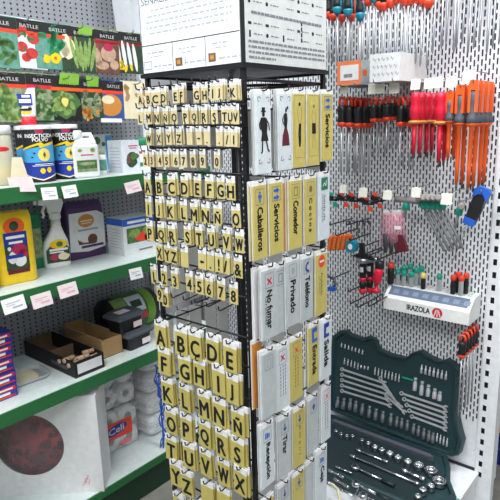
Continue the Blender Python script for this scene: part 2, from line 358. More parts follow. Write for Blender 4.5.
# clear plastic strip hanging at the end of the unit
p = at(131, 40, 1, 1.08)
t = thing('plastic_strip', 'clear folded plastic strip hanging at the end of the shelving by the header', 'plastic strip', (p.x, 1.08, 1.72), 0)
mb = MB(); mb.loft([[(-.055, .0, 0), (.0, -.03, 0), (.06, .0, 0), (.06, .003, 0), (.0, -.027, 0), (-.055, .003, 0)], [(-.10, .0, .5), (-.03, -.03, .5), (.05, .0, .5), (.05, .003, .5), (-.03, -.027, .5), (-.10, .003, .5)]]); mb.build('sheet', 'strip_clear', t)
MB().tube([(.02, 0, 0), (.0, 0, .5)], .004, 6).build('fold', 'white_plastic', t)

# ---- things standing on shelves: centre from the pixel of their front foot
def foot(px, py, z, r):
    p = at(px, py, 2, z); d = Vector((p.x-CAM.x, p.y-CAM.y, 0)).normalized()
    return p+d*r
def face_cam(p): return math.atan2(-(CAM.x-p.x)*-1, -(CAM.y-p.y)) if False else math.atan2(CAM.x-p.x, -(CAM.y-p.y))
def can(p, label):
    t = thing('insecticide_can', label, 'can', p, face_cam(p)+.12, 'insecticide powder cans'); R = .047; H = .186
    MB().lathe([(R*.97, 0), (R, .004), (R, H-.016), (R*.98, H-.013)], 28).build('body', 'ink', t)
    MB().lathe([(R*1.02, H-.014), (R*1.03, H-.012), (R*1.03, H-.002), (R*.98, H), (R*.4, H+.001)], 28).build('lid', 'white_plastic', t)
    r = R+.0005; a = 1.5*R
    wrap_decal(t, 'label_blue', [[(-a, .066), (a, .066), (a, .128), (-a, .106)]], r, MATS['sky_blue'])
    wrap_decal(t, 'label_deep_blue', [[(-a, .03), (0, .01), (a, .03), (a, .066), (-a, .066)]], r, MATS['deep_blue'])
    wrap_decal(t, 'label_edge', [[(-a, .026), (0, .006), (a, .026), (a, .03), (0, .01), (-a, .03)]], r+.0003, MATS['cream'])
    wrap_decal(t, 'lightning', [[(-a, .104), (-.004, .122), (.0, .113), (a, .130), (a, .137), (.012, .124), (.006, .132), (-a, .11)]], r+.0004, MATS['yellow'])
    wrap_decal(t, 'halo', [ellp(.012, .09, .021, .021, 22)], r+.0006, MATS['yellow_pale'])
    wrap_decal(t, 'insect', [ellp(.012, .09, .005, .012, 10)], r+.0009, MATS['brown']); wrap_decal(t, 'insect', [ellp(-.02, .096, .005, .004, 8, .6), ellp(-.028, .083, .005, .003, 8)], r+.0009, MATS['ink'])
    wrap_decal(t, 'seal', [ellp(.002, .038, .0095, .0095, 14), ellp(.024, .04, .0095, .0095, 14)], r+.0006, MATS['yellow'])
    wrap_decal(t, 'brand_patch', [rect(-.012, .016, .161, .171)], r+.0004, MATS['magenta'])
    text(t, 'INSECTICIDA', .002, .152, 0, 'tag_white', w=.1, h=.012, bold=.03, wrap=r+.0007)
    text(t, 'POLVO', .004, .139, 0, 'tag_white', w=.052, h=.011, bold=.03, wrap=r+.0007)
    wrap_decal(t, 'small_print', [rect(-.03, .05, .054, .056), rect(-.02, .045, .059, .061)], r+.0006, MATS['tag_white'])
pc = foot(42, 182.5, SH[0], .047); can(pc, 'black and blue insecticide powder can in the middle, nearest the shelf edge')
pr_ = foot(60.5, 178.5, SH[0], .047); pr_ = pc+Vector((.11, .015, 0)); can(pr_, 'black and blue insecticide powder can on the right, next to the white jug')
pl_ = pc+Vector((.028, .1, 0)); can(pl_, 'black and blue insecticide powder can on the left, half hidden behind the middle one')
# red capped squeeze tube standing on the rear can
pt = Vector((pl_.x+.0, pl_.y, SH[0]+.187))
t = thing('squeeze_tube', 'white squeeze tube with blue print standing on its red cap above the cans', 'tube', pt, face_cam(pt))
MB().lathe([(.029, 0), (.03, .003), (.029, .026), (.027, .028)], 20).build('cap', 'red', t)
MB().loft([[(r*math.cos(2*PI*j/20), s*math.sin(2*PI*j/20), z) for j in range(20)] for r, s, z in ((.027, .027, .028), (.031, .028, .034), (.034, .02, .09), (.036, .003, .128))], True).build('body', 'white_plastic', t)
MB().loft([[(r*math.cos(2*PI*j/20), s*math.sin(2*PI*j/20), z) for j in range(20)] for r, s, z in ((.0352, .0115, .108), (.036, .0055, .122), (.0365, .0035, .1285))], True).build('crimp', 'magenta', t)
decal(t, 'label', [rect(-.026, .022, .066, .104)], 'deep_blue', -.0262); decal(t, 'print', [rect(-.02, .018, .074, .086), rect(-.01, .016, .092, .1)], 'tag_white', -.0268)
decal(t, 'ants', [ellp(-.004, .052, .018, .004), ellp(.012, .054, .007, .006)], 'ink', -.029); decal(t, 'swatch', [rect(-.014, .016, .038, .046)], 'yellow', -.029)
# green capped bottle behind the cans
pg = Vector((pr_.x+.03, pr_.y+.13, SH[0]))
t = thing('capped_bottle', 'bottle with a wide green cap standing behind the insecticide cans', 'bottle', pg, 0)
MB().lathe([(.038, 0), (.04, .005), (.04, .19), (.036, .2)], 20).build('body', 'white_plastic', t); MB().lathe([(.043, .198), (.045, .2), (.045, .235), (.04, .24)], 20).build('cap', 'emerald', t)
# white jug
pj = foot(85.5, 178, SH[0], .03)
t = thing('white_jug', 'white plastic jug with green label on the top shelf', 'jug', pj, -.25)
MB().prism_z(rrect(.098, .06, .014), 0, .118, .008).build('body', 'white_plastic', t)
mb = MB(); mb.loft([[(x*k+dx, y*k, z) for x, y in rrect(.09, .054, .014)] for k, dx, z in ((1.0, 0, .117), (.86, .004, .132), (.7, .006, .138))]); mb.build('shoulder', 'white_plastic', t)
mb = MB(); mb.lathe([(.023, .134), (.024, .136), (.024, .16), (.021, .165)], 18, (-.024, 0, 0)); mb.build('cap', 'white_plastic', t)
mb = MB(); mb.tube([(-.005, 0, .13), (.0, 0, .15), (.03, 0, .15), (.04, 0, .125), (.04, 0, .11)], .009, 8); mb.build('handle', 'white_plastic', t)
decal(t, 'label', [rect(-.04, .042, .012, .108)], 'card_white', -.0304); decal(t, 'picture', [rect(-.036, .036, .022, .062)], 'leaf', -.031); decal(t, 'picture', [rect(-.036, .036, .022, .032), ellp(.0, .05, .03, .006)], 'pack_sage', -.0314)
decal(t, 'print', [rect(-.02, .026, .078, .082)], 'mag_print', -.031); decal(t, 'print', [ellp(-.022, .096, .008, .006), ellp(.024, .096, .009, .008)], 'leaf_light', -.031)
# small bottle and leaflet box right of the jug
ps = foot(103, 175, SH[0], .02)
t = thing('small_bottle', 'small white bottle with pale cap between the jug and the clear box', 'bottle', ps+Vector((.01, .02, 0)), -.3)
MB().lathe([(.019, 0), (.02, .003), (.02, .066), (.014, .076)], 16).build('body', 'white_plastic', t); MB().lathe([(.016, .075), (.0165, .077), (.0165, .092), (.014, .094)], 16).build('cap', 'pack_sage', t)
wrap_decal(t, 'label', [rect(-.022, .022, .015, .055)], .0204, MATS['pack_aqua'])
pb = foot(102, 172, SH[0], .09)
t = thing('leaflet_box', 'slim pale blue box with green dots behind the small bottle', 'box', pb+Vector((.03, .05, 0)), 0)
MB().box(-.05, .05, -.02, .02, 0, .145).build('carton', 'silver_blue', t); decal(t, 'print', [ellp(-.02, .12, .016, .016), ellp(.01, .105, .009, .009)], 'leaf', -.0206); decal(t, 'print', [rect(.02, .05, .0, .14)], 'sky_blue', -.0206)
# grey box with plant picture
q = at(123, 173, 2, SH[0])
t = thing('plant_food_box', 'grey white carton with a plant picture beside the stand on the top shelf', 'box', (q.x+.043, q.y+.042, SH[0]), 0)
MB().box(-.043, .043, -.042, .042, 0, .122).build('carton', 'pack_white', t)
decal(t, 'picture', [blob(.005, .05, .026, .03)], 'leaf_dark', -.0426); decal(t, 'picture', [blob(.018, .06, .02, .014)], 'leaf', -.043); decal(t, 'picture', [blob(-.012, .05, .01, .02)], 'brown', -.043)
decal(t, 'print', [rect(-.01, .035, .098, .102), rect(-.005, .03, .09, .093)], 'mag_print', -.0426); decal(t, 'print', [rect(-.03, .03, .02+.012*i, .023+.012*i) for i in range(7)], 'faint_ink', -.0436, 'L')
# bottle with green cap half hidden by the letters
pb = foot(144.5, 171, SH[0], .03)
t = thing('remedy_bottle', 'white bottle with green cap and pink print half hidden by the letter plates', 'bottle', pb, face_cam(pb))
MB().lathe([(.028, 0), (.03, .004), (.03, .095), (.02, .104)], 20).build('body', 'white_plastic', t); MB().lathe([(.028, .1), (.029, .102), (.029, .127), (.025, .13)], 20).build('cap', 'emerald', t)
wrap_decal(t, 'label', [rect(-.03, .03, .068, .078)], .0304, MATS['mag_print']); wrap_decal(t, 'label', [rect(-.035, .035, .018, .034)], .0304, MATS['emerald'])
# clear jar with yellow contents at the left edge
pj = foot(3, 186, SH[0], .04)
t = thing('clear_jar', 'clear jar with red print and yellow granules at the left edge of the top shelf', 'jar', pj, face_cam(pj))
MB().lathe([(.038, 0), (.042, .004), (.042, .15), (.036, .162)], 22).build('body', 'jar_clear', t); MB().lathe([(.03, .003), (.0395, .004), (.0395, .058), (.02, .06)], 22).build('contents', 'yellow', t)
MB().lathe([(.038, .16), (.043, .162), (.043, .185), (.04, .188)], 22).build('lid', 'white_plastic', t); wrap_decal(t, 'print', [blob(.012, .115, .022, .008)], .0425, MATS['red'])

# ---- middle shelf
Z2 = SH[1]
q = at(24, 282.5, 2, Z2)
t = thing('yellow_bottle', 'flat yellow plant food bottle with flower label on the middle shelf', 'bottle', (q.x-.008, q.y+.03, Z2), -.12)
mb = MB(); pr = rrect(.132, .06, .022, 5)
mb.loft([[(x*k, y*k2, z) for x, y in pr] for k, k2, z in ((.95, .9, 0), (1, 1, .006), (1, 1, .2), (.985, .97, .222), (.93, .85, .236), (.9, .8, .24))], True); mb.build('body', 'yellow', t)
def px_label(t, y, cz, h, wd):
    decal(t, 'label_sun', [ellp(0, cz+h*.36, wd*.46, h*.15, 20)], 'orange', y); decal(t, 'label_badge', [ellp(0, cz+h*.37, wd*.2, h*.085, 18)], 'leaf_dark', y-.0005)
    decal(t, 'label_band', [rect(-wd/2, wd/2, cz+h*.02, cz+h*.26)], 'deep_blue', y-.0003)
    decal(t, 'print', [rect(-wd*.4, wd*.4, cz+h*.15, cz+h*.2), rect(-wd*.3, wd*.3, cz+h*.06, cz+h*.1)], 'tag_white', y-.0008)
    decal(t, 'flowers_red', [blob(wd*.12, cz-h*.05, wd*.3, h*.12), blob(wd*.25, cz-.14*h, wd*.2, h*.1)], 'magenta', y-.0006); decal(t, 'label_field', [rect(-wd/2, wd/2, cz-h*.4, cz+h*.02)], 'leaf_dark', y-.0001)
    decal(t, 'flowers_white', [blob(-wd*.2, cz-.18*h, wd*.2, h*.1), blob(wd*.1, cz-.26*h, wd*.26, h*.1), blob(-wd*.3, cz-.02*h, wd*.08, h*.04)], 'card_white', y-.0009)
px_label(t, -.0308, .125, .19, .076); decal(t, 'print', [rect(-.036, .036, .036, .05)], 'dark_red', -.032); decal(t, 'print', [rect(-.036, .02, .088, .1)], 'deep_blue', -.0322)
q2 = at(40, 270, 2, Z2)
t = thing('green_carton', 'narrow green carton squeezed behind the yellow bottle', 'box', (q2.x-.0, q2.y+.05, Z2), 0)
MB().box(-.045, .035, -.03, .03, 0, .2).build('carton', 'icon_green', t); decal(t, 'print', [rect(.0, .03, .04, .15)], 'pack_sage', -.0306)
q = at(62, 267, 2, Z2)
t = thing('spray_bottle', 'white trigger spray bottle with flower label on the middle shelf', 'spray bottle', (q.x, q.y+.028, Z2), -.3)
mb = MB(); pr = rrect(1, 1, .35, 5)
mb.loft([[(x*a+dx, y*b, z) for x, y in pr] for a, b, dx, z in ((.088, .052, 0, 0), (.094, .056, 0, .006), (.096, .056, 0, .06), (.085, .05, .002, .095), (.055, .042, .006, .125), (.036, .034, .008, .15), (.032, .032, .008, .18))], True); mb.build('body', 'white_plastic', t)
MB().lathe([(.02, .178), (.021, .18), (.021, .2), (.018, .204)], 16, (.008, 0, 0)).build('collar', 'white_plastic', t)
mb = MB(); mb.prism_y([(-.014, .2), (.026, .2), (.04, .235), (.036, .252), (-.045, .252), (-.048, .234), (-.02, .23)], -.013, .013); mb.build('spray_head', 'white_plastic', t)
MB().tube([(-.022, 0, .23), (-.034, 0, .21), (-.03, 0, .195), (-.036, 0, .185)], [.006, .006, .005, .004], 8).build('trigger', 'white_plastic', t)
MB().lathe([(.008, 0), (.008, .014)], 10).xf(Matrix.Translation((-.048, 0, .243)) @ Matrix.Rotation(-PI/2, 4, 'Y')).build('nozzle', 'white_plastic', t)
decal(t, 'label', [[(-.042, .02), (.042, .02), (.042, .07), (.02, .095), (-.015, .095), (-.042, .068)]], 'leaf_dark', -.0284); decal(t, 'label_sun', [ellp(.004, .088, .032, .017, 18)], 'yellow', -.029); decal(t, 'label_badge', [ellp(.008, .088, .012, .01)], 'leaf', -.0295)
decal(t, 'print', [rect(-.03, .036, .064, .072), rect(-.03, .02, .056, .061)], 'tag_white', -.029); decal(t, 'flowers', [blob(-.015, .04, .016, .012)], 'magenta', -.029); decal(t, 'flowers', [blob(.02, .04, .02, .014)], 'cream', -.029)
q = at(91, 257, 2, Z2)
t = thing('snail_bait_carton', 'purple and white snail bait carton with an orange badge on the middle shelf', 'box', (q.x-.005, q.y+.03, Z2), -.03)
mb = MB(); mb.loft([[(x*k, y*k2, z) for x, y in rrect(.168, .055, .012)] for k, k2, z in ((.97, 1, 0), (1, 1, .01), (1, 1, .17), (.98, .9, .2), (.93, .5, .222))]); mb.build('carton', 'purple', t)
decal(t, 'label', [[(-.079, .034), (0, .024), (.079, .034), (.08, .165), (.05, .182), (-.072, .182)]], 'card_white', -.0282)
decal(t, 'badge', [ellp(0, .147, .036, .026, 18)], 'onion', -.0288); decal(t, 'badge_print', [rect(-.026, .026, .145, .15), rect(-.022, .022, .136, .14)], 'cream', -.0293)
decal(t, 'snail', [ellp(.022, .072, .022, .02, 16), [(-.04, .056), (.03, .052), (.045, .058), (-.02, .062), (-.045, .078)]], 'brown', -.0288); decal(t, 'band', [rect(-.03, .07, .04, .05)], 'purple', -.0288)
decal(t, 'print', [rect(-.04, .05, .108, .116)], 'print_grey', -.0288)
# white and blue box with vegetables
q = at(125, 256.5, 2, Z2)
w_, d_, h_ = .165, .105, .148
t = thing('fertilizer_box', 'white and blue carton with a vegetable picture at the right of the middle shelf', 'box', (q.x+w_/2, q.y+d_/2, Z2), 0)
MB().box(-w_/2, w_/2, -d_/2, d_/2, 0, h_).build('carton', 'card_white', t)
decal(t, 'band', [rect(-w_/2, w_/2, .118, h_-.001)], 'blue', -d_/2-.0006); decal(t, 'band', [rect(-d_/2, d_/2, .12, h_-.001)], 'blue', -w_/2-.0006, 'L')
decal(t, 'print', [rect(-.06, .05, .126, .136)], 'tag_white', -d_/2-.0012); decal(t, 'picture', [rect(-.066, .082, .046, .108)], 'leaf', -d_/2-.0006); decal(t, 'picture', [blob(.02, .066, .05, .02), blob(.05, .06, .03, .02)], 'orange_red', -d_/2-.0011); decal(t, 'picture', [blob(-.03, .084, .03, .018), blob(.04, .09, .03, .014)], 'leaf_light', -d_/2-.0012)
decal(t, 'band', [rect(-w_/2, w_/2, .024, .044)], 'silver_blue', -d_/2-.0006); decal(t, 'print', [rect(-.01, .06, .01, .017)], 'grey_ink', -d_/2-.0006); decal(t, 'print', [rect(-.035, .035, .03+.012*i, .032+.012*i) for i in range(7)], 'faint_ink', -w_/2-.0006, 'L')
# bottle cut by the left edge
pb = foot(-14, 294, Z2, .04)
t = thing('lilac_bottle', 'white bottle with lilac label cut by the left edge of the middle shelf', 'bottle', pb, face_cam(pb)+.5)
MB().lathe([(.04, 0), (.043, .004), (.043, .16), (.02, .19)], 22).build('body', 'white_plastic', t); MB().lathe([(.019, .188), (.02, .19), (.02, .21), (.017, .213)], 16).build('cap', 'white_plastic', t); wrap_decal(t, 'label', [rect(-.05, .05, .03, .07)], .0436, MATS['purple'])

# ---- lower shelf
Z3 = SH[2]
q = at(18.5, 394, 2, Z3)
for k in range(5):
    t = thing('soap_carton', 'blue and red printed carton, %s from the bottom of the stack at the left edge' % ORD[k], 'box', (q.x-.085+random.uniform(-.004, .002), q.y+.045+random.uniform(-.003, .003), Z3+k*.0462), random.uniform(-.02, .02), 'blue and red cartons in a stack')
    MB().box(-.085, .085, -.045, .045, 0, .0455).build('carton', 'deep_blue', t)
    decal(t, 'print_red', [rect(-.08, .08, .026, .04), rect(-.02, .08, .004, .01)], 'red', -.0456); decal(t, 'print_white', [rect(-.07, .07, .03, .036), rect(-.06, .06, .013, .022)], 'tag_white', -.0462); decal(t, 'print_orange', [rect(.0, .06, .005, .009)], 'orange', -.0462)
q = at(33, 379, 2, Z3)
t = thing('clear_tray', 'shallow clear plastic tray lying on the lower shelf beside the stacked cartons', 'tray', (q.x-.02, q.y+.03, Z3), -.1)
mb = MB(); o = rrect(.17, .13, .03, 5); i_ = [(x*.93, y*.92) for x, y in o]
mb.loft([[(x*.9, y*.9, 0) for x, y in o], [(x, y, .014) for x, y in o], [(x, y, .016) for x, y in i_], [(x*.9, y*.9, .003) for x, y in i_]], True); mb.build('tray_shell', 'clear_body', t)
MB().prism_z([(x*.7-.01, y*.7+.01) for x, y in o], .0035, .006).build('card_insert', 'cream', t)
# open black carton with cork coloured rolls
q = at(76, 379, 2, Z3); q2 = at(104.5, 367, 2, Z3); wd = q2.x-q.x; dp = .37
qb = at(22, 350, 1, 1.17)
t = thing('open_black_carton', 'open black display carton with a blank white label on the lower shelf', 'box', (q.x+wd/2, q.y, Z3), 0)
hb = .062; dp = 1.185-q.y; th = .004
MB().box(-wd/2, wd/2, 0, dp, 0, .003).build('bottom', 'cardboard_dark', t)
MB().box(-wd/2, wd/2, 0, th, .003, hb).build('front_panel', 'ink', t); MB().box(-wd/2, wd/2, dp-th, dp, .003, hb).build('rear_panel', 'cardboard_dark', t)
for sx in (-1, 1): MB().box(min(sx*wd/2, sx*(wd/2-th)), max(sx*wd/2, sx*(wd/2-th)), th, dp-th, .003, hb).build('side_panel', 'ink', t)
decal(t, 'label', [rect(-wd*.42, wd*.42, .014, hb-.01)], 'card_white', -.0006); decal(t, 'label', [rect(-.16, -.05, .02, .036)], 'grip_grey', -wd/2-.0006, 'L'); MB().box(-wd/2+th, wd/2-th, dp*.55, dp*.55+th, .003, hb*.8).build('divider', 'cardboard_dark', t)
for k in range(7):
    c = Vector((q.x+wd/2-.045+.05*(k % 3)*.85, q.y+.035+.03*(k//3), Z3+.042+.012*(k % 2)))
    r_ = thing('cork_roll', 'tan cork roll, %s from the left in the open black carton' % ORD[k], 'roll', c, random.uniform(-.3, .3), 'tan rolls in the black carton')
    mb = MB(); mb.lathe([(.005, -.024), (.009, -.022), (.009, .022), (.005, .024)], 10); mb.xf(Matrix.Rotation(PI/2, 4, 'Y')); mb.build('roll', 'root_tan', r_); MB().lathe([(.0095, -.004), (.0095, .004)], 10).xf(Matrix.Rotation(PI/2, 4, 'Y')).build('band', 'cardboard', r_)
# brown open carton
q = at(103, 359.5, 2, Z3); q2 = at(120, 350.5, 2, Z3); wd = q2.x-q.x
t = thing('open_brown_carton', 'open brown corrugated carton between the black carton and the black tubs', 'box', (q.x+wd/2, q.y, Z3), 0)
dp = 1.15-q.y; hb = .075
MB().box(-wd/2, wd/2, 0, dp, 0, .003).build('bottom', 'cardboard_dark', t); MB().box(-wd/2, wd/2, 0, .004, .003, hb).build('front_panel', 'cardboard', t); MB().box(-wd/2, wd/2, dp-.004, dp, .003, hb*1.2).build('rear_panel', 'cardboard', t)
for sx in (-1, 1): MB().box(min(sx*wd/2, sx*(wd/2-.004)), max(sx*wd/2, sx*(wd/2-.004)), .004, dp-.004, .003, hb*1.05).build('side_panel', 'cardboard', t)
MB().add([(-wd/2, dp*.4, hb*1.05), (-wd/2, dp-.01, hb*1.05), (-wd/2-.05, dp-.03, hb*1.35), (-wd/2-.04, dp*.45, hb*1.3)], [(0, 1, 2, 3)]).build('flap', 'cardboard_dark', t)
# black tubs with clear lids
q = at(128.5, 353, 2, Z3)
for k, (dx, dy, lab) in enumerate(((.055, .05, 'black plastic tub with a sticker on its grey lid, nearest the shelf edge'), (.03, .066, 'black plastic tub stacked on the other one in front of the green roll'))):
    t = thing('plastic_tub', lab, 'tub', (q.x+dx+.012, q.y+dy, Z3+.0757*k), .06, 'black tubs on the lower shelf')
    mb = MB(); mb.loft([[(x*a, y*a, z) for x, y in rrect(.125, .095, .014)] for a, z in ((.86, 0), (.97, .052), (.97, .056))]); mb.build('tub', 'black_plastic', t)
    mb = MB(); mb.loft([[(x*a, y*a, z) for x, y in rrect(.142, .11, .016)] for a, z in ((1, .0565), (1.02, .06), (1.0, .066), (.86, .07), (.84, .075))]); mb.build('lid', 'grip_grey', t)
    decal(t, 'sticker', [rect(-.04, .02, -.02, .022)], 'tag_pink', .0756, 'T'); decal(t, 'sticker', [rect(.005, .05, .012, .036)], 'tag_pink', -.0475)
# green wrapped roll
q = at(148, 336, 2, Z3); Y0 = 1.08; R_ = .082
pr = at(149, 318, 1, Y0); xr = pr.x; xl = at(106, 318, 1, Y0).x
t = thing('wrapped_mesh_roll', 'thick roll in green printed wrapper lying on the lower shelf behind the stand', 'roll', (xr, Y0, Z3+R_), 0)
L = xr-xl; ry = Matrix.Rotation(-PI/2, 4, 'Y')
MB().lathe([(.03, -.006), (R_*.97, -.004), (R_*.99, .0), (R_*.99, L), (R_*.97, L+.004), (.03, L+.006)], 32).xf(ry).build('mesh_core', 'black_plastic', t)
MB().lathe([(R_*.992, .02), (R_, .021), (R_, L*.85), (R_*.992, L*.86)], 32).xf(ry).build('wrapper', 'leaf', t)
MB().lathe([(R_*1.0005, .022), (R_*1.004, .023), (R_*1.004, .062), (R_*1.0005, .063)], 32).xf(ry).build('wrapper_edge', 'lime', t)
def roll_patch(a0, a1, x0, x1, mt, rr=1.006):
    n = 8; mb = MB()
    for k in range(n):
        A = [a0+(a1-a0)*k/n, a0+(a1-a0)*(k+1)/n]
        mb.add([(x, -R_*rr*math.cos(a), R_*rr*math.sin(a)) for x, a in ((x0, A[0]), (x1, A[0]), (x1, A[1]), (x0, A[1]))], [(0, 1, 2, 3)])
    mb.build('wrapper_print', mt, t)
roll_patch(.2, 1.2, -.16, -.075, 'silver_blue'); roll_patch(.45, .85, -.145, -.09, 'leaf_dark', 1.01); roll_patch(-.25, .12, -.11, -.07, 'red', 1.01); roll_patch(.3, 1.3, -.23, -.165, 'leaf_light', 1.008)

# ---- base deck
q = at(104.4, 491.6, 2, BASE_Z); print('box corner', q)
ang = math.atan2(RIGHT.y, RIGHT.x)+.03
t = thing('ball_box', 'white gift box with a round window showing a dark red ball', 'box', q, ang)
W, H, D = .42, .40, .13; cx, cz, r = -.258, .208, .126
# front panel with a round opening: four corner fans
mb = MB(); n = 40; ring = [(cx+r*math.cos(2*PI*k/n), cz+r*math.sin(2*PI*k/n)) for k in range(n)]
def outer(a):
    c, s = math.cos(a), math.sin(a); k = min(((0-cx)/c if c > 0 else (-W-cx)/c) if abs(c) > 1e-6 else 9, ((H-cz)/s if s > 0 else (0-cz)/s) if abs(s) > 1e-6 else 9)
    return (cx+c*k, cz+s*k)
angs = sorted([2*PI*k/n for k in range(n)]+[math.atan2(zz-cz, xx-cx) % (2*PI) for xx in (0, -W) for zz in (0, H)]); vsx = []; N = len(angs)
for a in angs:
    o = outer(a); vsx += [(cx+r*math.cos(a), 0, cz+r*math.sin(a)), (o[0], 0, o[1]), (cx+r*math.cos(a), .003, cz+r*math.sin(a))]
mb.add(vsx, [(3*k, 3*((k+1) % N), 3*((k+1) % N)+1, 3*k+1) for k in range(N)]+[(3*k, 3*k+2, 3*((k+1) % N)+2, 3*((k+1) % N)) for k in range(N)]); mb.build('front_panel', 'card_white', t)
MB().box(-W, 0, D-.003, D, 0, H).build('rear_panel', 'card_white', t)
for x0 in (-W, -.003): MB().box(x0, x0+.003, .003, D-.003, 0, H).build('side_panel', 'card_white', t)
MB().box(-W+.003, -.003, .003, D-.003, 0, .003).build('bottom_panel', 'card_white', t); MB().box(-W+.003, -.003, .003, D-.003, H-.003, H).build('top_panel', 'card_white', t)
MB().flat([ring], .0035).build('window_film', 'window_film', t)
decal(t, 'stamp', [s for zz in (0, .012, .024) for s in stroke([(-.08+zz*.4, .03+zz), (-.062+zz*.4, .045+zz), (-.07+zz*.4, .05+zz)], .0025)]+stroke([(-.055, .035), (-.05, .06)], .002), 'pink', -.0006)
mb = MB(); mb.ell((0, 0, 0), (.15, .055, .165), 32, 18); o = mb.build('decorative_ball', 'ball_red', None); o.parent = None
o.matrix_world = Matrix.Translation(q) @ Matrix.Rotation(ang, 4, 'Z') @ Matrix.Translation((cx, .066, .2)); tag(o, 'dark red fluffy ball inside the white box with a round window', 'ball')
bo = o; mb = MB()
for k in range(90):
    a = random.uniform(0, 2*PI); rr = math.sqrt(random.random())*.12; y = -.055*math.sqrt(max(0, 1-(rr/.155)**2))
    mb.ell((rr*math.cos(a), y+.002, rr*math.sin(a)), (random.uniform(.006, .016), .005, random.uniform(.006, .014)), 7, 5)
mb.build('tufts', 'fuzzy_dark', bo)
# paper roll packs
q = at(108, 462, 2, BASE_Z)
def roll_pack(loc, rz, label, red):
    t = thing('paper_roll_pack', label, 'paper pack', loc, rz, 'paper roll packs under the lower shelf')
    t.scale = (.84, .84, .88)
    for sx in (-1, 1):
        for sz in (0, 1):
            r = MB(); r.lathe([(.018, 0), (.05, .0), (.052, .003), (.052, .094), (.05, .097), (.018, .097)], 24)
            r.xf(Matrix.Translation((sx*.053, 0, .055+sz*.107)) @ Matrix.Rotation(PI/2, 4, 'X') @ Matrix.Translation((0, 0, -.048))); r.build('paper_roll', 'card_white', t)
            MB().lathe([(.0185, -.001), (.0185, .001)], 16).xf(Matrix.Translation((sx*.053, -.0492, .055+sz*.107)) @ Matrix.Rotation(PI/2, 4, 'X')).build('roll_core', 'cardboard_dark', t)
    MB().prism_z(rrect(.218, .108, .02), .001, .218, .012).build('wrap', 'film_paper', t)
    if red:
        decal(t, 'label', [rect(-.1, .07, .07, .155)], 'orange_red', -.0552); decal(t, 'label_badge', [ellp(-.02, .115, .062, .026, 20, .2)], 'deep_blue', -.0558)
        text(t, 'Celi', -.02, .115, -.0564, 'tag_white', w=.085, h=.032, bold=.03, slant=.15); decal(t, 'print', [blob(.03, .035, .035, .014)], 'pink', -.0555)
    return t
roll_pack((q.x+.098, q.y+.075, BASE_Z), -.12, 'clear wrapped pack of paper rolls with a red brand label', True)
t = roll_pack((q.x+.1, q.y+.08, BASE_Z+.196), -.1, 'clear wrapped pack of paper rolls on top of the red labelled pack', False)
q = at(150, 440, 2, BASE_Z)
for k in range(4):
    t = thing('napkin_pack', 'white wrapped napkin pack, %s from the bottom of the pile by the stand' % ORD[k], 'paper pack', (q.x+.135, q.y+.1, BASE_Z+k*.102), random.uniform(-.03, .03), 'white napkin packs in a pile')
    MB().prism_z(rrect(.26, .2, .03), .001, .1, .022).build('pack', 'card_white', t); decal(t, 'seam', [rect(-.1, .06, .05, .053), rect(-.11, -.04, .03, .032)], 'print_grey', -.1004); MB().prism_z(rrect(.262, .202, .03), .042, .06).build('band', 'film_paper', t)
q = at(161, 440, 1, YF+.03)
t = thing('blue_net', 'tangled blue plastic netting hanging beside the napkin packs', 'netting', (q.x+.01, YF+.03, BASE_Z+.001), 0)
for k in range(4):
    z = 0; pts = []
    while z < .40:
        pts.append((random.uniform(-.014, .02), random.uniform(-.012, .016), z+.004)); z += .035
    MB().tube(pts, .003, 5).build('strand', 'blue', t)

# ------------------------------------------------------------------ right gondola
gon = thing('pegboard_unit', 'white slotted metal pegboard unit with uprights on the right', 'shelving', (0, 0, 0))
SHZ = .162
mb = perforated(-1.18, .27, .36, 2.4, .0125, .031, .0027, .0106)      # local x = -Y
mb.v = [(XW, -x, z) for x, y, z in mb.v]; mb.build('slotted_panel', 'white_paint', gon)
MB().box(XW, XW+.004, -.27, 1.18, SHZ, .36).build('lower_panel', 'white_paint', gon)
MB().box(XW+.03, XW+.045, -.3, 1.18, 0, 2.4).build('backing', 'gap_grey', gon)
u = MB(); mbx = perforated(0, .0, 0, 0, 1, 1, 1, 1)
yu0, yu1 = -.335, -.272
up = MB()
zc = .13
pitch = .047
while zc < 2.4:      # front face of the upright with slots
    xa, xb = .0, yu1-yu0; cxs = (xa+xb)/2+.012
    o = [(xa, zc), (xb, zc), (xb, zc+pitch), (xa, zc+pitch)]; i = [(cxs-.0065, zc+.0125), (cxs+.0065, zc+.0125), (cxs+.0065, zc+.0345), (cxs-.0065, zc+.0345)]
    up.add([(XW-.006, yu0+a, b) for a, b in o+i], [(1, 0, 4, 5), (2, 1, 5, 6), (3, 2, 6, 7), (0, 3, 7, 4)]); zc += pitch
up.box(XW-.006, XW+.03, yu0, yu1, 0, .129); up.box(XW-.0055, XW+.03, yu1-.003, yu1, .13, 2.4); up.box(XW-.0055, XW+.05, yu0, yu0+.003, .13, 2.4); up.build('upright', 'white_paint', gon)
MB().box(XW+.015, XW+.0295, yu0+.004, yu1-.004, .13, 2.4).build('upright_core', 'dark_gap', gon)
MB().box(.5, XW-.007, -.288, .74, SHZ-.03, SHZ).build('base_shelf', 'white_paint', gon)
MB().box(.52, XW-.008, -.28, .73, 0, SHZ-.031).build('plinth', 'white_paint', gon)
MB().box(XW-.004, XW-.0005, -.27, .74, SHZ+.0005, SHZ+.010).build('joint_strip', 'dark_gap', gon)
def peg_hook(y, z, x0, tip=.012, double=False, material='wire'):
    mb = MB(); mb.tube([(XW+.002, y, z), (x0+.006, y, z), (x0, y, z+.004), (x0-.002, y, z+tip)], .0021 if material == 'wire' else .003, 5)
    if double:
        mb.tube([(XW+.002, y, z+.03), (x0-.004, y, z+.03)], .0018, 5)
    return mb.build('peg_hook', material, gon)
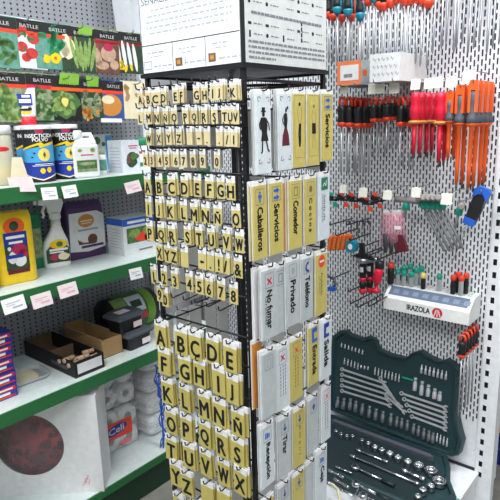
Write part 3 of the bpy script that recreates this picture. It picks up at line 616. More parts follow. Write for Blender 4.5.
def hook_tag(px, py, X, label, s=.034, sx=None):
    p = at(px, py, 0, X); sx = sx or s
    t = thing('hook_tag', label, 'price tag', p, RW+random.uniform(-.06, .06), 'blank tags on the peg hooks'); t.rotation_euler[0] = -.15
    MB().prism_y([(-sx/2, -s/2), (sx/2, -s/2), (sx/2, s/2), (-sx/2, s/2)], -.0006, .0006).build('card', 'tag_cream', t); MB().box(-.004, .004, .0007, .006, s/2-.008, s/2+.002).build('clip', 'white_plastic', t)
    MB().tube([(p.x+.006, p.y, p.z+s/2), (XW+.003, p.y, p.z+s/2)], .0016, 5).build('tag_arm', 'wire', gon)

# ---- screwdrivers (origin at the top of the handle, hanging down)
SD = {}
def sd_meshes(kind, hl, sl):
    key = (kind, round(hl, 3), round(sl, 3))
    if key in SD: return SD[key]
    parts = []
    if kind == 'blackorange':
        mb = MB(); mb.lathe([(.009, -hl*.28), (.0135, -hl*.3), (.0145, -hl*.45), (.0115, -hl*.62), (.0145, -hl*.8), (.0125, -hl*.84)], 12); parts.append(('grip', mb.mesh('grip', M('black_plastic'))))
        mb = MB(); mb.tube([(-.008, 0, -hl*.3), (-.0095, 0, -.012), (-.005, 0, -.002), (.005, 0, -.002), (.0095, 0, -.012), (.008, 0, -hl*.3)], .0042, 6); parts.append(('hang_loop', mb.mesh('hang_loop', M('orange_red'))))
        mb = MB(); mb.lathe([(.0125, -hl*.835), (.014, -hl*.86), (.0125, -hl*.96), (.007, -hl)], 12); parts.append(('collar', mb.mesh('collar', M('orange_red'))))
        mb = MB(); mb.lathe([(.0031, -hl+.002), (.0031, -hl-sl+.01), (.0012, -hl-sl)], 8); parts.append(('shaft', mb.mesh('shaft', M('steel'))))
    elif kind == 'red':
        mb = MB(); mb.lathe([(.006, 0), (.0125, -.004), (.0145, -hl*.18), (.0115, -hl*.34), (.0142, -hl*.5), (.0142, -hl*.72), (.0105, -hl*.82), (.0105, -hl*.88)], 14); parts.append(('grip', mb.mesh('grip', M('vde_red'))))
        mb = MB(); mb.lathe([(.0105, -hl*.875), (.0165, -hl*.9), (.017, -hl*.95), (.01, -hl)], 14); parts.append(('guard', mb.mesh('guard', M('onion'))))
        mb = MB(); mb.lathe([(.0068, -hl+.001), (.006, -hl-sl*.45), (.005, -hl-sl*.86)], 10); parts.append(('insulation', mb.mesh('insulation', M('vde_red'))))
        mb = MB(); mb.lathe([(.0034, -hl-sl*.855), (.003, -hl-sl*.97), (.001, -hl-sl)], 8); parts.append(('tip', mb.mesh('tip', M('steel_dark'))))
    elif kind == 'orangegrey':
        mb = MB(); mb.prism_y([(-.014, -hl*.7), (-.0145, -.012), (-.011, 0), (.011, 0), (.0145, -.012), (.014, -hl*.7), (.006, -hl*.7), (.006, -.03), (-.006, -.03), (-.006, -hl*.7)], -.009, .009); parts.append(('handle_frame', mb.mesh('handle_frame', M('orange'))))
        mb = MB(); mb.lathe([(.0055, -.03), (.0115, -hl*.3), (.0115, -hl*.5), (.0095, -hl*.62), (.0165, -hl*.8), (.0185, -hl*.92), (.016, -hl*.94)], 12); parts.append(('grip', mb.mesh('grip', M('grip_grey'))))
        mb = MB(); mb.lathe([(.016, -hl*.935), (.0185, -hl*.95), (.012, -hl), (.0075, -hl-.004), (.0068, -hl-sl*.6), (.0055, -hl-sl*.9)], 12); parts.append(('insulation', mb.mesh('insulation', M('orange'))))
        mb = MB(); mb.lathe([(.004, -hl-sl*.895), (.0035, -hl-sl*.97), (.001, -hl-sl)], 8); parts.append(('tip', mb.mesh('tip', M('steel_dark'))))
    else:
        ring = {'blueblack': 'teal', 'redblack': 'orange_red', 'bluered': 'teal'}[kind]
        mb = MB(); mb.lathe([(.006, 0), (.0135, -.005), (.016, -hl*.25), (.0125, -hl*.45), (.017, -hl*.66), (.016, -hl*.78)], 14); parts.append(('grip', mb.mesh('grip', M('black_plastic'))))
        mb = MB(); mb.lathe([(.0162, -hl*.775), (.0170, -hl*.83), (.0150, -hl*.9), (.009, -hl)], 14); parts.append(('collar', mb.mesh('collar', M(ring))))
        mb = MB(); mb.box(-.0172, -.012, -.004, .004, -hl*.74, -hl*.2); mb.box(.012, .0172, -.004, .004, -hl*.74, -hl*.2); parts.append(('inlay', mb.mesh('inlay', M(ring))))
        mb = MB(); mb.lathe([(.0038, -hl+.002), (.0038, -hl-sl+.012), (.0014, -hl-sl)], 8); parts.append(('shaft', mb.mesh('shaft', M('steel'))))
    SD[key] = parts
    return parts
def screwdriver(kind, loc, hl, sl, label, group, tilt=0, sc=1.0):
    t = thing('screwdriver', label, 'screwdriver', loc, RW+random.uniform(-.15, .15), group)
    t.rotation_euler[1] = tilt+random.uniform(-.015, .015); t.scale = (sc, sc, sc)
    for nm, me in sd_meshes(kind, hl, sl): link(nm, me, t)
    return t
def sd_row(kind, px, py, X0, n, step, hl, sl, what, group, sc=1.0, hook=True, dz=0):
    """n screwdrivers one behind the other on one hook that runs back to the panel"""
    p = at(px, py, 0, X0)
    for k in range(n):
        screwdriver(kind, (p.x+k*step, p.y, p.z-k*dz), hl, sl, '%s, %s from the front' % (what, ORD[k]), group, 0, sc)
    if hook: peg_hook(p.y, p.z-.008, X0-.012)
# top row
g = 'screwdrivers on the top row'
TOPS = [(337, 15, 'blueblack'), (348, 17, 'blueblack'), (360, 21, 'blueblack'), (374, 3, 'blueblack')]
for i, (px, py, kd) in enumerate(TOPS):
    p = at(px, py, 0, .86); screwdriver(kd, (p.x, p.y, p.z+.115), .115, .17, 'black screwdriver with teal collar, %s teal one from the left in the top row' % ORD[i], g); peg_hook(p.y, p.z+.115, .85)
for i, (px, py) in enumerate([(329, 19), (333.5, 21), (351, 21.5), (342, 22), (363, 9), (369, 6), (379.5, 10), (384, 11), (396, 4), (402, 3.5), (411, 5), (418, 3.5), (428, 8.5), (391, 8), (406, 6), (423, 6)]):
    X = .93 if i in (0, 1, 2, 3) else .87
    p = at(px, py, 0, X); screwdriver('redblack', (p.x, p.y, p.z+.11), .11, .155 if i < 4 else .19, 'black screwdriver with orange red collar at the top edge, %s of the row' % (ORD+['last'])[min(i, 16)], g)
    if i % 2 == 0: peg_hook(p.y, p.z+.112, X-.012)
for i, px in enumerate((434, 440, 446, 452, 457, 463.5, 468, 474, 480, 486, 492, 498)):
    p = at(px, 54 - (i % 3)*5, 0, .9+.02*(i % 3)); screwdriver('redblack', (p.x, p.y, p.z+.38), .12, .26, 'long shafted screwdriver with its handle above the photo, %s from the left' % ORD[i], 'long screwdrivers at the top right', 0)
    if i % 2 == 0: peg_hook(p.y, p.z+.382, .86)
# second row
sd_row('blackorange', 342, 97, .84, 3, .045, .09, .145, 'black screwdriver with orange loop on the hook next to the stand', 'black and orange screwdrivers', 1.2)
sd_row('blackorange', 349, 97.5, .85, 3, .045, .09, .145, 'black screwdriver with orange loop on the second hook from the stand', 'black and orange screwdrivers', 1.2)
sd_row('blackorange', 358, 98, .86, 3, .045, .09, .145, 'black screwdriver with orange loop on the third hook from the stand', 'black and orange screwdrivers', 1.2)
sd_row('blackorange', 374, 98, .85, 3, .045, .085, .13, 'short black and orange screwdriver under the orange carton', 'black and orange screwdrivers')
sd_row('blackorange', 387, 96, .84, 3, .045, .085, .1, 'short black and orange screwdriver under the handwritten carton', 'black and orange screwdrivers')
sd_row('blackorange', 401, 97, .85, 2, .035, .1, .15, 'black and orange screwdriver left of the red insulated ones', 'black and orange screwdrivers')
sd_row('blackorange', 411, 97, .86, 2, .035, .1, .15, 'black and orange screwdriver touching the red insulated ones', 'black and orange screwdrivers')
sd_row('red', 416, 92, .82, 4, .05, .082, .09, 'red insulated screwdriver on the left red hook', 'red insulated screwdrivers', 1.28)
sd_row('red', 441, 92, .83, 2, .05, .082, .108, 'red insulated screwdriver on the right red hook', 'red insulated screwdrivers', 1.28)
sd_row('orangegrey', 451, 91, .84, 2, .05, .1, .125, 'short orange and grey insulated screwdriver next to the red ones', 'orange insulated screwdrivers')
sd_row('orangegrey', 461.5, 85, .83, 2, .045, .125, .21, 'orange and grey insulated screwdriver on the middle orange hook', 'orange insulated screwdrivers')
sd_row('orangegrey', 474.5, 80, .82, 4, .05, .14, .215, 'long orange and grey insulated screwdriver on the rightmost orange hook', 'orange insulated screwdrivers')
# screwdrivers near the case
sd_row('blackorange', 463, 335, .84, 5, .032, .085, .225, 'small black screwdriver with orange top hanging above the tool case', 'small orange topped screwdrivers')
for a in [(415.5, 84.5, .83, 'blank white tag above the left red screwdrivers'), (429, 83.5, .84, 'blank white tag above the middle of the red screwdrivers'), (438, 82.5, .84, 'blank white tag above the right red screwdriver', ), (451.5, 82, .83, 'blank white tag above the short orange screwdriver'), (469, 77, .82, 'blank white tag highest above the long orange screwdrivers', .04),
          (376, 88.5, .80, 'wide blank white tag under the handwritten carton, left one', .036, .06), (394, 88, .81, 'blank white tag under the handwritten carton, right one', .036), (344, 89, .82, 'blank white tag under the orange carton'),
          (343, 189, .82, 'blank white tag nearest the stand in the row above the bag', .03), (363, 192.5, .82, 'blank white tag above the black and red clamps', .034), (387.5, 195, .82, 'blank white tag above the pink bag', .034), (416, 192.5, .82, 'blank white tag above the grey T handles', .034), (446.5, 199, .83, 'blank white tag right of the grey T handles', .038)]:
    hook_tag(*a)
# cartons lying on the hooks
p = at(337, 86, 0, .80); p2 = at(361, 84, 0, .80); wd = p.y-p2.y; hh = .082
t = thing('orange_carton', 'small grey carton with orange front and white label lying on the hooks', 'box', (.80, (p.y+p2.y)/2, p.z), RW)
MB().box(-wd/2, wd/2, 0, .17, 0, hh).build('carton', 'print_grey', t); decal(t, 'front_print', [rect(-wd/2, wd/2, 0, hh)], 'orange_pale', -.0006); decal(t, 'label', [rect(-wd*.36, wd*.4, .016, hh-.014)], 'card_white', -.0012); decal(t, 'barcode', [rect(-wd*.2+i*.005, -.017+i*.005+.0026 if False else -wd*.2+i*.005+.0028, .026, .038) for i in range(7)], 'ink', -.0018)
mb = MB().flat([rect(.01, .04, .03, .05)]); mb.v = [(wd/2+.0006, x, z) for x, _, z in mb.v]; mb.build('side_print', 'orange', t)
for yy in (p.y-.02, p2.y+.02): peg_hook(yy, p.z-.003, .79)
p = at(369.5, 82.5, 0, .76); p2 = at(399.5, 80, 0, .76); wd = p.y-p2.y; hh = .088
t = thing('handwritten_carton', 'long white carton with faint handwriting lying on the hooks', 'box', (.76, (p.y+p2.y)/2, p.z), RW)
MB().box(-wd/2, wd/2, 0, .22, 0, hh).build('carton', 'card_white', t)
hw = []
for row in range(3):
    x = -wd*.4
    while x < wd*.36:
        l = random.uniform(.006, .014); z = hh*.8-row*.024; hw += stroke([(x, z), (x+l*.3, z+.006), (x+l*.6, z-.005), (x+l, z+.003)], .0014); x += l+.006
decal(t, 'handwriting', hw, 'grey_ink', -.0006)
MB().box(-wd/2, wd/2, .0, .221, hh+.0003, hh+.001).build('lid_flap', 'board_white', t)
for yy in (p.y-.02, p2.y+.02): peg_hook(yy, p.z-.003, .75)

# ---- third row: T handles, clamps, keys
def t_handle(loc, label, sl, lean, group=None, hx=.35, hy=-.94):
    t = thing('t_handle_key', label, 'hex key', loc, RW, group); t.rotation_euler[1] = lean
    mb = MB(); pr = [(-.05, .0, .010), (-.046, .0, .013), (-.02, .0, .0105), (0, 0, .0135), (.02, .0, .0105), (.046, .0, .012), (.05, 0, .008)]
    mb.tube([(x*hx, x*hy, x*.1) for x, y, r in pr], [r for x, y, r in pr], 10); mb.build('handle', 'handle_grey', t)
    MB().lathe([(.009, -.008), (.0125, -.012), (.0118, -.034), (.006, -.038)], 12).build('neck', 'jade', t); MB().lathe([(.0052, -.036), (.0052, -.036-sl), (.004, -.037-sl)], 6).build('shaft', 'steel_dull', t)
for k in range(5):
    p = at(420+k*4.8, 199+.6*k, 0, .87); t_handle((.87+.0*k, p.y, p.z+.002*k), 'grey T handle hex key with green neck, %s of the fan of five' % ORD[k], .165-.004*k, -.5, 'T handle hex keys')
peg_hook(at(428, 199, 0, .88).y, at(428, 197, 0, .88).z, .86)
p = at(407, 200, 0, .9); t_handle(p, 'grey T handle hex key with green neck beside the pink bag', .03, .1, 'T handle hex keys', .97, -.2); peg_hook(p.y, p.z+.012, .88)
p = at(461, 205, 0, .88); t_handle(p, 'short grey and green T handle right of the fan of five', .05, .2, 'T handle hex keys'); peg_hook(p.y, p.z+.012, .86)
# blue folding key set
p = at(483, 192, 0, .87)
t = thing('folding_key_set', 'blue and black folding hex key set hanging by the upright', 'hex key set', p, RW); t.rotation_euler[1] = .34; t.scale = (.6, .7, .95)
mb = MB(); mb.prism_y([(-.03, -.1), (.03, -.1), (.036, -.06), (.034, -.01), (-.034, -.01), (-.036, -.06)], -.012, .012); mb.build('core', 'black_plastic', t)
mb = MB(); mb.prism_y([(-.042, -.03), (-.03, -.02), (-.012, -.008), (.012, -.008), (.03, -.02), (.042, -.03), (.042, .006), (.026, .016), (-.026, .016), (-.042, .006)], -.015, .015); mb.build('top_shell', 'blue', t)
mb = MB(); mb.prism_y([(-.032, -.125), (.028, -.125), (.034, -.1), (-.036, -.1)], -.015, .015); mb.build('bottom_shell', 'blue', t)
for k, (x0, x1, l) in enumerate(((-.014, -.03, .12), (.0, .0, .155))): MB().tube([(x0, 0, -.12), (x1, 0, -.12-l)], .0035, 6).build('blade', 'steel', t)
MB().tube([(.034, -.016, -.02), (.04, -.016, -.07), (.034, -.016, -.11)], .003, 6).build('clip_wire', 'steel_dark', t)
peg_hook(p.y, p.z-.002, .85)
# small clamps
def clamp(px, py, X, label, c2='orange_red'):
    p = at(px, py, 0, X); t = thing('spring_clamp', label, 'clamp', p, RW+.3, 'small clamps'); t.rotation_euler[1] = .15
    mb = MB(); mb.prism_y([(-.035, -.004), (-.02, -.014), (.01, -.01), (.035, .006), (.035, .014), (.008, .004), (-.018, .006), (-.035, .012)], -.007, .007); mb.build('jaw', 'black_plastic', t)
    mb = MB(); mb.prism_y([(-.006, -.016), (.012, -.02), (.016, -.034), (-.002, -.034)], -.006, .006); mb.build('grip', c2, t); mb = MB(); mb.prism_y([(-.03, .011), (-.012, .006), (-.006, .016), (-.026, .022)], -.0065, .0065); mb.build('grip', c2, t); MB().lathe([(.004, -.009), (.004, .009)], 8).xf(Matrix.Rotation(PI/2, 4, 'X')).build('pivot', 'steel', t)
clamp(346, 198, .88, 'black and red spring clamp nearest the stand'); clamp(356, 199, .9, 'black and red spring clamp under the second tag'); clamp(370, 202, .87, 'black clamp with red grip left of the pink bag'); clamp(380, 199, .9, 'black clamp with red grip touching the pink bag'); clamp(335, 198, .86, 'black clamp with teal grip half hidden by the stand', 'jade')
for px in (346, 358, 371, 381): peg_hook(at(px, 196, 0, .88).y, at(px, 196, 0, .88).z, .85)
# pink blister bag
p = at(392, 211, 0, .88)
t = thing('blister_bag', 'pink clear bag holding three small tools, hanging on a hook', 'bag', p, RW); t.rotation_euler[1] = -.08; t.scale = (1.15, 1, 1.1)
mb = MB(); mb.loft([[(x, y, z) for x, y in ((-a, 0), (0, -b), (a, 0), (0, b))] for a, b, z in ((.036, .003, -.005), (.042, .012, -.03), (.046, .014, -.085), (.046, .008, -.12))], True); mb.build('film', 'film_pink', t)
for k in range(3): MB().lathe([(.004, -.075), (.007, -.08), (.009, -.12), (.003, -.145)], 10, (-.028+.019*k, 0, 0)).build('tool_tip', 'steel_dark', t)
MB().prism_y([(.012, -.08), (.034, -.08), (.05, -.135), (.012, -.14)], -.008, .008).build('dark_sleeve', 'dark_red', t); decal(t, 'sticker', [rect(.012, .034, -.06, -.048)], 'tag_white', -.016); MB().prism_y([(-.03, -.012), (.03, -.012), (.03, .004), (-.03, .004)], -.0008, .0008).build('header_card', 'card_white', t)
peg_hook(p.y, p.z, .86)
# thin hex keys
for k, px in enumerate((350, 357, 363, 369)):
    p = at(px, 222, 0, .9); t = thing('hex_key', 'thin black hex key hanging below the clamps, %s from the stand' % ORD[k], 'hex key', p, RW)
    MB().tube([(-.025, 0, .002), (.0, 0, 0), (.004, 0, -.006), (.006, 0, -.05-.012*(k % 2))], .0022, 6).build('rod', 'steel_dark', t); MB().lathe([(.003, -.01), (.003, .004)], 8).build('sleeve', 'black_plastic', t)
peg_hook(at(357, 221, 0, .9).y, at(357, 222, 0, .9).z, .82, material='black_metal'); peg_hook(at(340, 221, 0, .9).y, at(340, 222, 0, .9).z, .82, material='black_metal')
# orange ribbed tools in a row
for k in range(5):
    p = at(332+k*4.6, 236-.4*k, 0, .87); t = thing('orange_cutter', 'orange ribbed cutter, %s from the stand in the orange row' % ORD[k], 'cutter', p, RW); t.rotation_euler[1] = .18
    MB().prism_z(rrect(.014, .026, .005), -.062, 0, .003).build('body', 'orange', t); mb = MB()
    for j in range(5): mb.box(-.0075, .0075, -.0135, -.0125, -.055+j*.01, -.05+j*.01)
    mb.build('ribs', 'onion', t)
peg_hook(at(341, 234, 0, .87).y, at(341, 234, 0, .87).z, .83, material='black_metal')
# teal tape measure and black clamp bar
p = at(352, 246, 0, .85); t = thing('tape_measure', 'small teal tape measure next to the orange cutters', 'tape measure', p, RW)
MB().prism_y([(x, z) for x, z in rrect(.04, .045, .012)], -.014, .014).build('case', 'teal', t); decal(t, 'label', [ellp(0, 0, .01, .012)], 'tag_white', -.0146); MB().box(-.022, -.02, -.008, .008, -.024, -.012).build('hook_end', 'steel', t)
peg_hook(p.y, p.z+.025, .83, material='black_metal')
p = at(362, 252, 0, .86); t = thing('bar_clamp', 'black bar clamp with a pointed top and steel bar', 'clamp', p, RW)
mb = MB(); mb.prism_y([(-.045, -.02), (-.01, -.004), (-.006, .035), (.006, .035), (.012, -.004), (.05, -.016), (.05, -.026), (.0, -.022)], -.008, .008); mb.build('jaw', 'black_plastic', t); MB().tube([(.03, 0, -.012), (.085, 0, -.026)], .0045, 6).build('bar', 'chrome', t); peg_hook(p.y, p.z+.02, .84, material='black_metal')
# red and black tools with round heads
for k, (px, py, lab) in enumerate(((363, 259, 'black and white tool with red knob end, left of the pair under the round plate'), (370.5, 258, 'black and white tool with red knob end, right of the pair under the round plate'))):
    p = at(px, py, 0, .86+.02*k); t = thing('knob_tool', lab, 'hand tool', p, RW, 'red knobbed tools')
    MB().lathe([(.026, .004), (.028, .0), (.028, -.012), (.02, -.014)], 20).build('head_plate', 'steel', t); MB().lathe([(.012, -.013), (.013, -.02), (.013, -.07), (.011, -.075)], 14).build('barrel', 'black_plastic', t)
    wrap_decal(t, 'label', [rect(-.008, .008, -.05, -.03)], .0134, MATS['card_white']); MB().lathe([(.0115, -.074), (.0135, -.078), (.0125, -.088)], 14).build('ring', 'vde_red', t); MB().lathe([(.012, -.087), (.013, -.1), (.012, -.115), (.009, -.118)], 14).build('lower_barrel', 'black_plastic', t); MB().ell((0, 0, -.128), (.0135, .0135, .015), 14, 8).build('knob', 'vde_red', t)
p = at(380, 262, 0, .85); t = thing('red_stubby_driver', 'magenta red gripped driver with black cap beside the knobbed tools', 'screwdriver', p, RW); t.rotation_euler[1] = .12
MB().lathe([(.012, .004), (.0165, .0), (.0165, -.022), (.015, -.024)], 14).build('cap', 'black_plastic', t); MB().lathe([(.014, -.02), (.0175, -.04), (.0165, -.07), (.0125, -.085), (.008, -.09)], 14).build('grip', 'vde_red', t); MB().lathe([(.006, -.088), (.006, -.105), (.014, -.108), (.014, -.12), (.01, -.124)], 12).build('chuck', 'vde_red', t)
p = at(391, 264, 0, .92); t = thing('black_driver', 'short black driver with red top next to the tray', 'screwdriver', p, RW); MB().lathe([(.008, .006), (.0135, .004), (.0135, -.012), (.012, -.014)], 12).build('cap', 'orange_red', t); MB().lathe([(.0115, -.012), (.013, -.03), (.0125, -.075), (.008, -.08)], 12).build('grip', 'black_plastic', t); peg_hook(p.y, p.z-.002, .9)
for px, py, x0 in ((358, 300, .80), (366, 303, .79), (377, 302, .79), (384, 298, .8), (352, 290, .83)):
    p = at(px, py, 0, .86); peg_hook(p.y, p.z, x0, .015, False, 'black_metal')
for px, py in ((364, 256), (371, 256), (381, 260)):
    p = at(px, py, 0, .86); peg_hook(p.y, p.z+.006, .83, .01, False, 'black_metal')
p = at(333, 284, 0, .87); t = thing('blue_clip', 'small blue clip tool half hidden behind the stand', 'clamp', p, RW)
mb = MB(); mb.tube([(-.02, 0, .03), (.005, 0, .02), (.012, 0, .0), (.0, 0, -.02)], .006, 8); mb.build('arm', 'grip_grey', t); MB().prism_y([(-.02, -.03), (.012, -.028), (.016, -.012), (-.018, -.012)], -.008, .008).build('grip', 'blue', t); peg_hook(p.y, p.z+.025, .85, .01, False, 'black_metal')

# ---- tray of nut drivers
yl = at(384.4, 309, 0, .88).y; yr = at(468, 325, 0, .88).y; zb = .789; wd = yl-yr
t = thing('driver_tray', 'white display tray with a brand name and red round logo, hooked on the pegboard', 'display tray', (XW, (yl+yr)/2, zb), RW)
mb = MB()      # side profile in (y, z), extruded along local x
prof = [(-.12, 0), (-.12, .046), (-.112, .058), (-.078, .084), (-.068, .087), (-.004, .087), (-.004, .0), (-.010, .0), (-.010, .078), (-.066, .078), (-.11, .045), (-.112, 0)]
mb.loft([[(x, y, z) for y, z in prof] for x in (-wd/2, wd/2)]); mb.build('shell', 'white_plastic', t)
for sx in (-1, 1):
    mb = MB(); mb.loft([[(x, y, z) for y, z in ((-.12, 0), (-.12, .046), (-.112, .058), (-.078, .084), (-.068, .087), (-.004, .087), (-.004, .0))] for x in sorted((sx*wd/2, sx*(wd/2+.003)))]); mb.build('end_cheek', 'white_plastic', t)
mb = MB(); n = 9
mb.add([(-wd*.47, -.1115, .0588), (wd*.47, -.1115, .0588), (wd*.47, -.0788, .0845), (-wd*.47, -.0788, .0845)], [(0, 1, 2, 3)]); mb.build('slope_label', 'slate', t)
mb = MB()
for k in range(8):
    x = -wd*.42+k*wd*.12; mb.add([(x, -.1045, .0652), (x+.022, -.1045, .0652), (x+.022, -.089, .0772), (x, -.089, .0772)], [(0, 1, 2, 3)])
mb.build('slope_print', 'slate_light', t)
text(t, 'IRAZOLA', -.024, .025, -.1206, 'ink', w=.088, h=.021, bold=.03)
lx, lz = .048, .024
decal(t, 'logo_disc', [ellp(lx, lz, .019, .019, 28)], 'red', -.1206)
decal(t, 'logo_marks', stroke([(lx-.011, lz-.013), (lx-.004, lz+.011)], .0035)+stroke([(lx+.011, lz-.013), (lx+.004, lz+.011)], .0035)+stroke([(lx, lz-.017), (lx, lz-.001)], .003)+[[(lx-.002, lz+.0), (lx+.002, lz), (lx, lz+.016)]], 'card_white', -.1212)
mb = MB()
for k in range(14):
    for j in range(3): mb.add([(x, y, .0874) for x, y in ((-wd*.46+k*wd*.067, -.058+j*.02), (-wd*.46+k*wd*.067+.012, -.058+j*.02), (-wd*.46+k*wd*.067+.012, -.052+j*.02), (-wd*.46+k*wd*.067, -.052+j*.02))], [(0, 1, 2, 3)])
mb.build('slot_rows', 'print_grey', t)
def nut_driver(px, py, X, cap, body, label):
    zt = zb+.0872; p = at(px, py, 0, X); hgt = .07
    t = thing('nut_driver', label, 'driver', (X, p.y, zt), RW, 'stubby drivers on the tray')
    H = max(.045, min(.075, p.z-zt))
    MB().lathe([(.0075, 0), (.009, .003), (.0085, H-.008), (.007, H-.004)], 12).build('body', body, t); MB().lathe([(.0085, H-.008), (.0108, H-.003), (.0108, H+.006), (.007, H+.012)], 12).build('cap', cap, t)
    MB().lathe([(.003, .0005), (.004, .002), (.004, H-.01), (.003, H-.008)], 8).build('core_rod', 'steel_dark', t)
g_ = [(398, 272, .935), (404, 273.5, .935), (411.5, 275, .935), (404, 268.5, .96), (410.5, 267, .97), (416.5, 271, .96), (421.5, 269, .98)]
for i, (px, py, X) in enumerate(g_): nut_driver(px, py, X, 'jade', 'clear_body', 'clear stubby driver with green cap, %s of the green cluster on the tray' % ORD[i])
nut_driver(423.5, 276, .935, 'yellow_pale', 'black_plastic', 'black stubby driver with pale yellow cap on the tray'); nut_driver(439.5, 277, .945, 'jade', 'clear_body', 'lone clear stubby driver with green cap in the middle of the tray')
for i, (px, py, X, b) in enumerate(((453.5, 278, .935, 'black_plastic'), (458.5, 275, .965, 'black_plastic'), (461.5, 279, .935, 'clear_body'), (466.5, 276, .965, 'black_plastic'))): nut_driver(px, py, X, 'orange_red', b, 'stubby driver with red cap, %s of the four red ones on the tray' % ORD[i])

# ---- open socket case
case = thing('socket_case', 'large open dark teal socket set case leaning on the white shelf', 'tool case', (0, 0, 0))
BT = SHZ+.062      # top of the base tray
bo_ = [(.935, .38), (.935, -.185), (.868, -.222), (.79, -.25), (.715, -.30), (.665, -.305), (.63, -.26), (.58, -.255), (.575, .38)]
bo_ = list(reversed(bo_))
cxb = sum(p[0] for p in bo_)/len(bo_); cyb = sum(p[1] for p in bo_)/len(bo_)
def ins(poly, k, ky=None): return [((x-.757)*k+.757, (y-.04)*(ky or k)+.04) for x, y in poly]
mb = MB(); mb.loft([[(x, y, SHZ+.001) for x, y in ins(bo_, .94)], [(x, y, SHZ+.02) for x, y in bo_], [(x, y, BT) for x, y in bo_], [(x, y, BT+.004) for x, y in ins(bo_, .97)], [(x, y, BT+.004) for x, y in ins(bo_, .93, .94)], [(x, y, BT-.008) for x, y in ins(bo_, .91, .93)]]); mb.build('base_tray', 'case_teal', case)
MB().prism_z([(.885, -.15), (.9, -.13), (.9, .3), (.878, .3), (.878, -.13)][::-1], BT-.0078, BT+.006).build('hinge_lip', 'case_lip', case)
MB().prism_z([(x, y) for x, y in ((.6, -.2), (.87, -.17), (.87, .3), (.6, .3))][::-1] if False else [(.6, .3), (.87, .3), (.87, -.16), (.6, -.2)][::-1], BT-.0078, BT-.004).build('base_insert', 'case_inner', case)
MB().box(.668, .72, -.309, -.302, BT-.03, BT-.005).build('latch', 'jade', case)
# lid: leaning plane through the hinge
LP0 = Vector((.935, 0, BT)); LD = Vector((.045, 0, .37)).normalized(); LN = Vector((-LD.z, 0, LD.x))     # plane point, up direction, outward normal
def lidp(px, py, off=0.0): return atp(px, py, LP0+LN*off, LN)
def lid_uv(px, py):
    q = lidp(px, py); return (-(q.y), (q-LP0).dot(LD))       # local u to the right, v up the lid
LM = Matrix(((0, LN.x*-1, LD.x, LP0.x), (-1, 0, 0, 0), (0, -LN.z, LD.z, LP0.z), (0, 0, 0, 1)))   # local (u, depth into the wall, v) -> world
OUT = [(333, 336), (340, 330.5), (347.5, 330), (350.5, 334), (364, 338.5), (368.5, 335.8), (375, 338.5), (379, 349), (390, 354), (406, 358), (412.4, 352.5), (422, 350), (427.6, 354.5), (441, 361), (447.6, 358.8), (454.8, 362.6), (460, 370), (457.5, 394), (456, 415), (459.5, 431), (462.5, 442), (459, 455), (451, 461), (400, 436.5), (334, 411)]
uv = [lid_uv(*p) for p in OUT]; uv = [(-.36, uv[-1][1]+.0), (-.36, uv[0][1]-.0)] + uv
uv = [(u_, max(.004, v_)) for u_, v_ in uv]
uvc = list(reversed(uv))
mu = sum(a for a, b in uvc)/len(uvc); mv = sum(b for a, b in uvc)/len(uvc)
def insl(k): return [((a-.0)*k+.0*(1-k) if False else (a-(-.06))*k+(-.06), (b-.19)*k+.19) for a, b in uvc]
mb = MB(); mb.loft([[(a, .048, b) for a, b in insl(.97)], [(a, .04, b) for a, b in uvc], [(a, -.004, b) for a, b in uvc], [(a, -.009, b) for a, b in insl(.985)], [(a, -.009, b) for a, b in insl(.95)], [(a, .004, b) for a, b in insl(.93)]]); mb.xf(LM); 
bpy_lid = mb.build('lid', 'case_teal', case)
me = bpy_lid.data
def lid_box(px0, py0, px1, py1, y0, y1, mt, nm):
    a = lid_uv(px0, py0); b = lid_uv(px1, py1)
    MB().box(min(a[0], b[0]), max(a[0], b[0]), y0, y1, min(a[1], b[1]), max(a[1], b[1])).xf(LM).build(nm, mt, case)
def on_lid(px, py): 
    a, b = lid_uv(px, py); return a, b
def lid_tool(name, label, cat, group, build, px, py, rot=0):
    u_, v_ = lid_uv(px, py)
    t = thing(name, label, cat, (0, 0, 0), 0, group)
    t.matrix_world = LM @ Matrix.Translation((u_, 0, v_)) @ Matrix.Rotation(rot, 4, 'Y')
    build(t)
    return t
def bit_build(h, r=.0036, mt='bright_steel'):
    def f(t):
        MB().lathe([(r*.7, -h/2), (r, -h/2+.001), (r, h*.1), (r*.6, h*.15), (r*.6, h*.4), (r*.25, h/2)], 8, (0, .0005, 0)).build('bit', mt, t); MB().box(-r*1.15, r*1.15, -.001, .0042, -h*.18, h*.02).build('holder', 'case_inner', t)
    return f
def sock_build(h, r, mt='bright_steel'):
    def f(t):
        MB().lathe([(r*.5, -h/2), (r*.96, -h/2), (r, -h/2+.001), (r, h*.1), (r*.8, h*.16), (r*.8, h/2-.001), (r*.76, h/2)], 14, (0, -.002, 0)).build('socket', mt, t); MB().lathe([(r*.82, h*.3), (r*.84, h*.31), (r*.84, h*.35), (r*.82, h*.36)], 14, (0, -.002, 0)).build('knurl', 'steel_dark', t)
    return f
def line(a, b, n): return [(a[0]+(b[0]-a[0])*i/(n-1), a[1]+(b[1]-a[1])*i/(n-1)) for i in range(n)]
for i, p in enumerate(line((341.5, 345), (362.5, 352), 7)): lid_tool('screw_bit', 'small screw bit, %s from the left in the top row of the case lid' % ORD[i], 'bit', 'bits in the case lid', bit_build(.02), *p)
for i, p in enumerate(line((344.5, 361), (358, 366), 5)): lid_tool('screw_bit', 'long screw bit, %s from the left in the second row of the case lid' % ORD[i], 'bit', 'bits in the case lid', bit_build(.03), *p)
for i, p in enumerate(line((361, 366.5), (368, 368), 3)): lid_tool('screw_bit', 'short screw bit, %s of the three in the middle of the second lid row' % ORD[i], 'bit', 'bits in the case lid', bit_build(.016), *p)
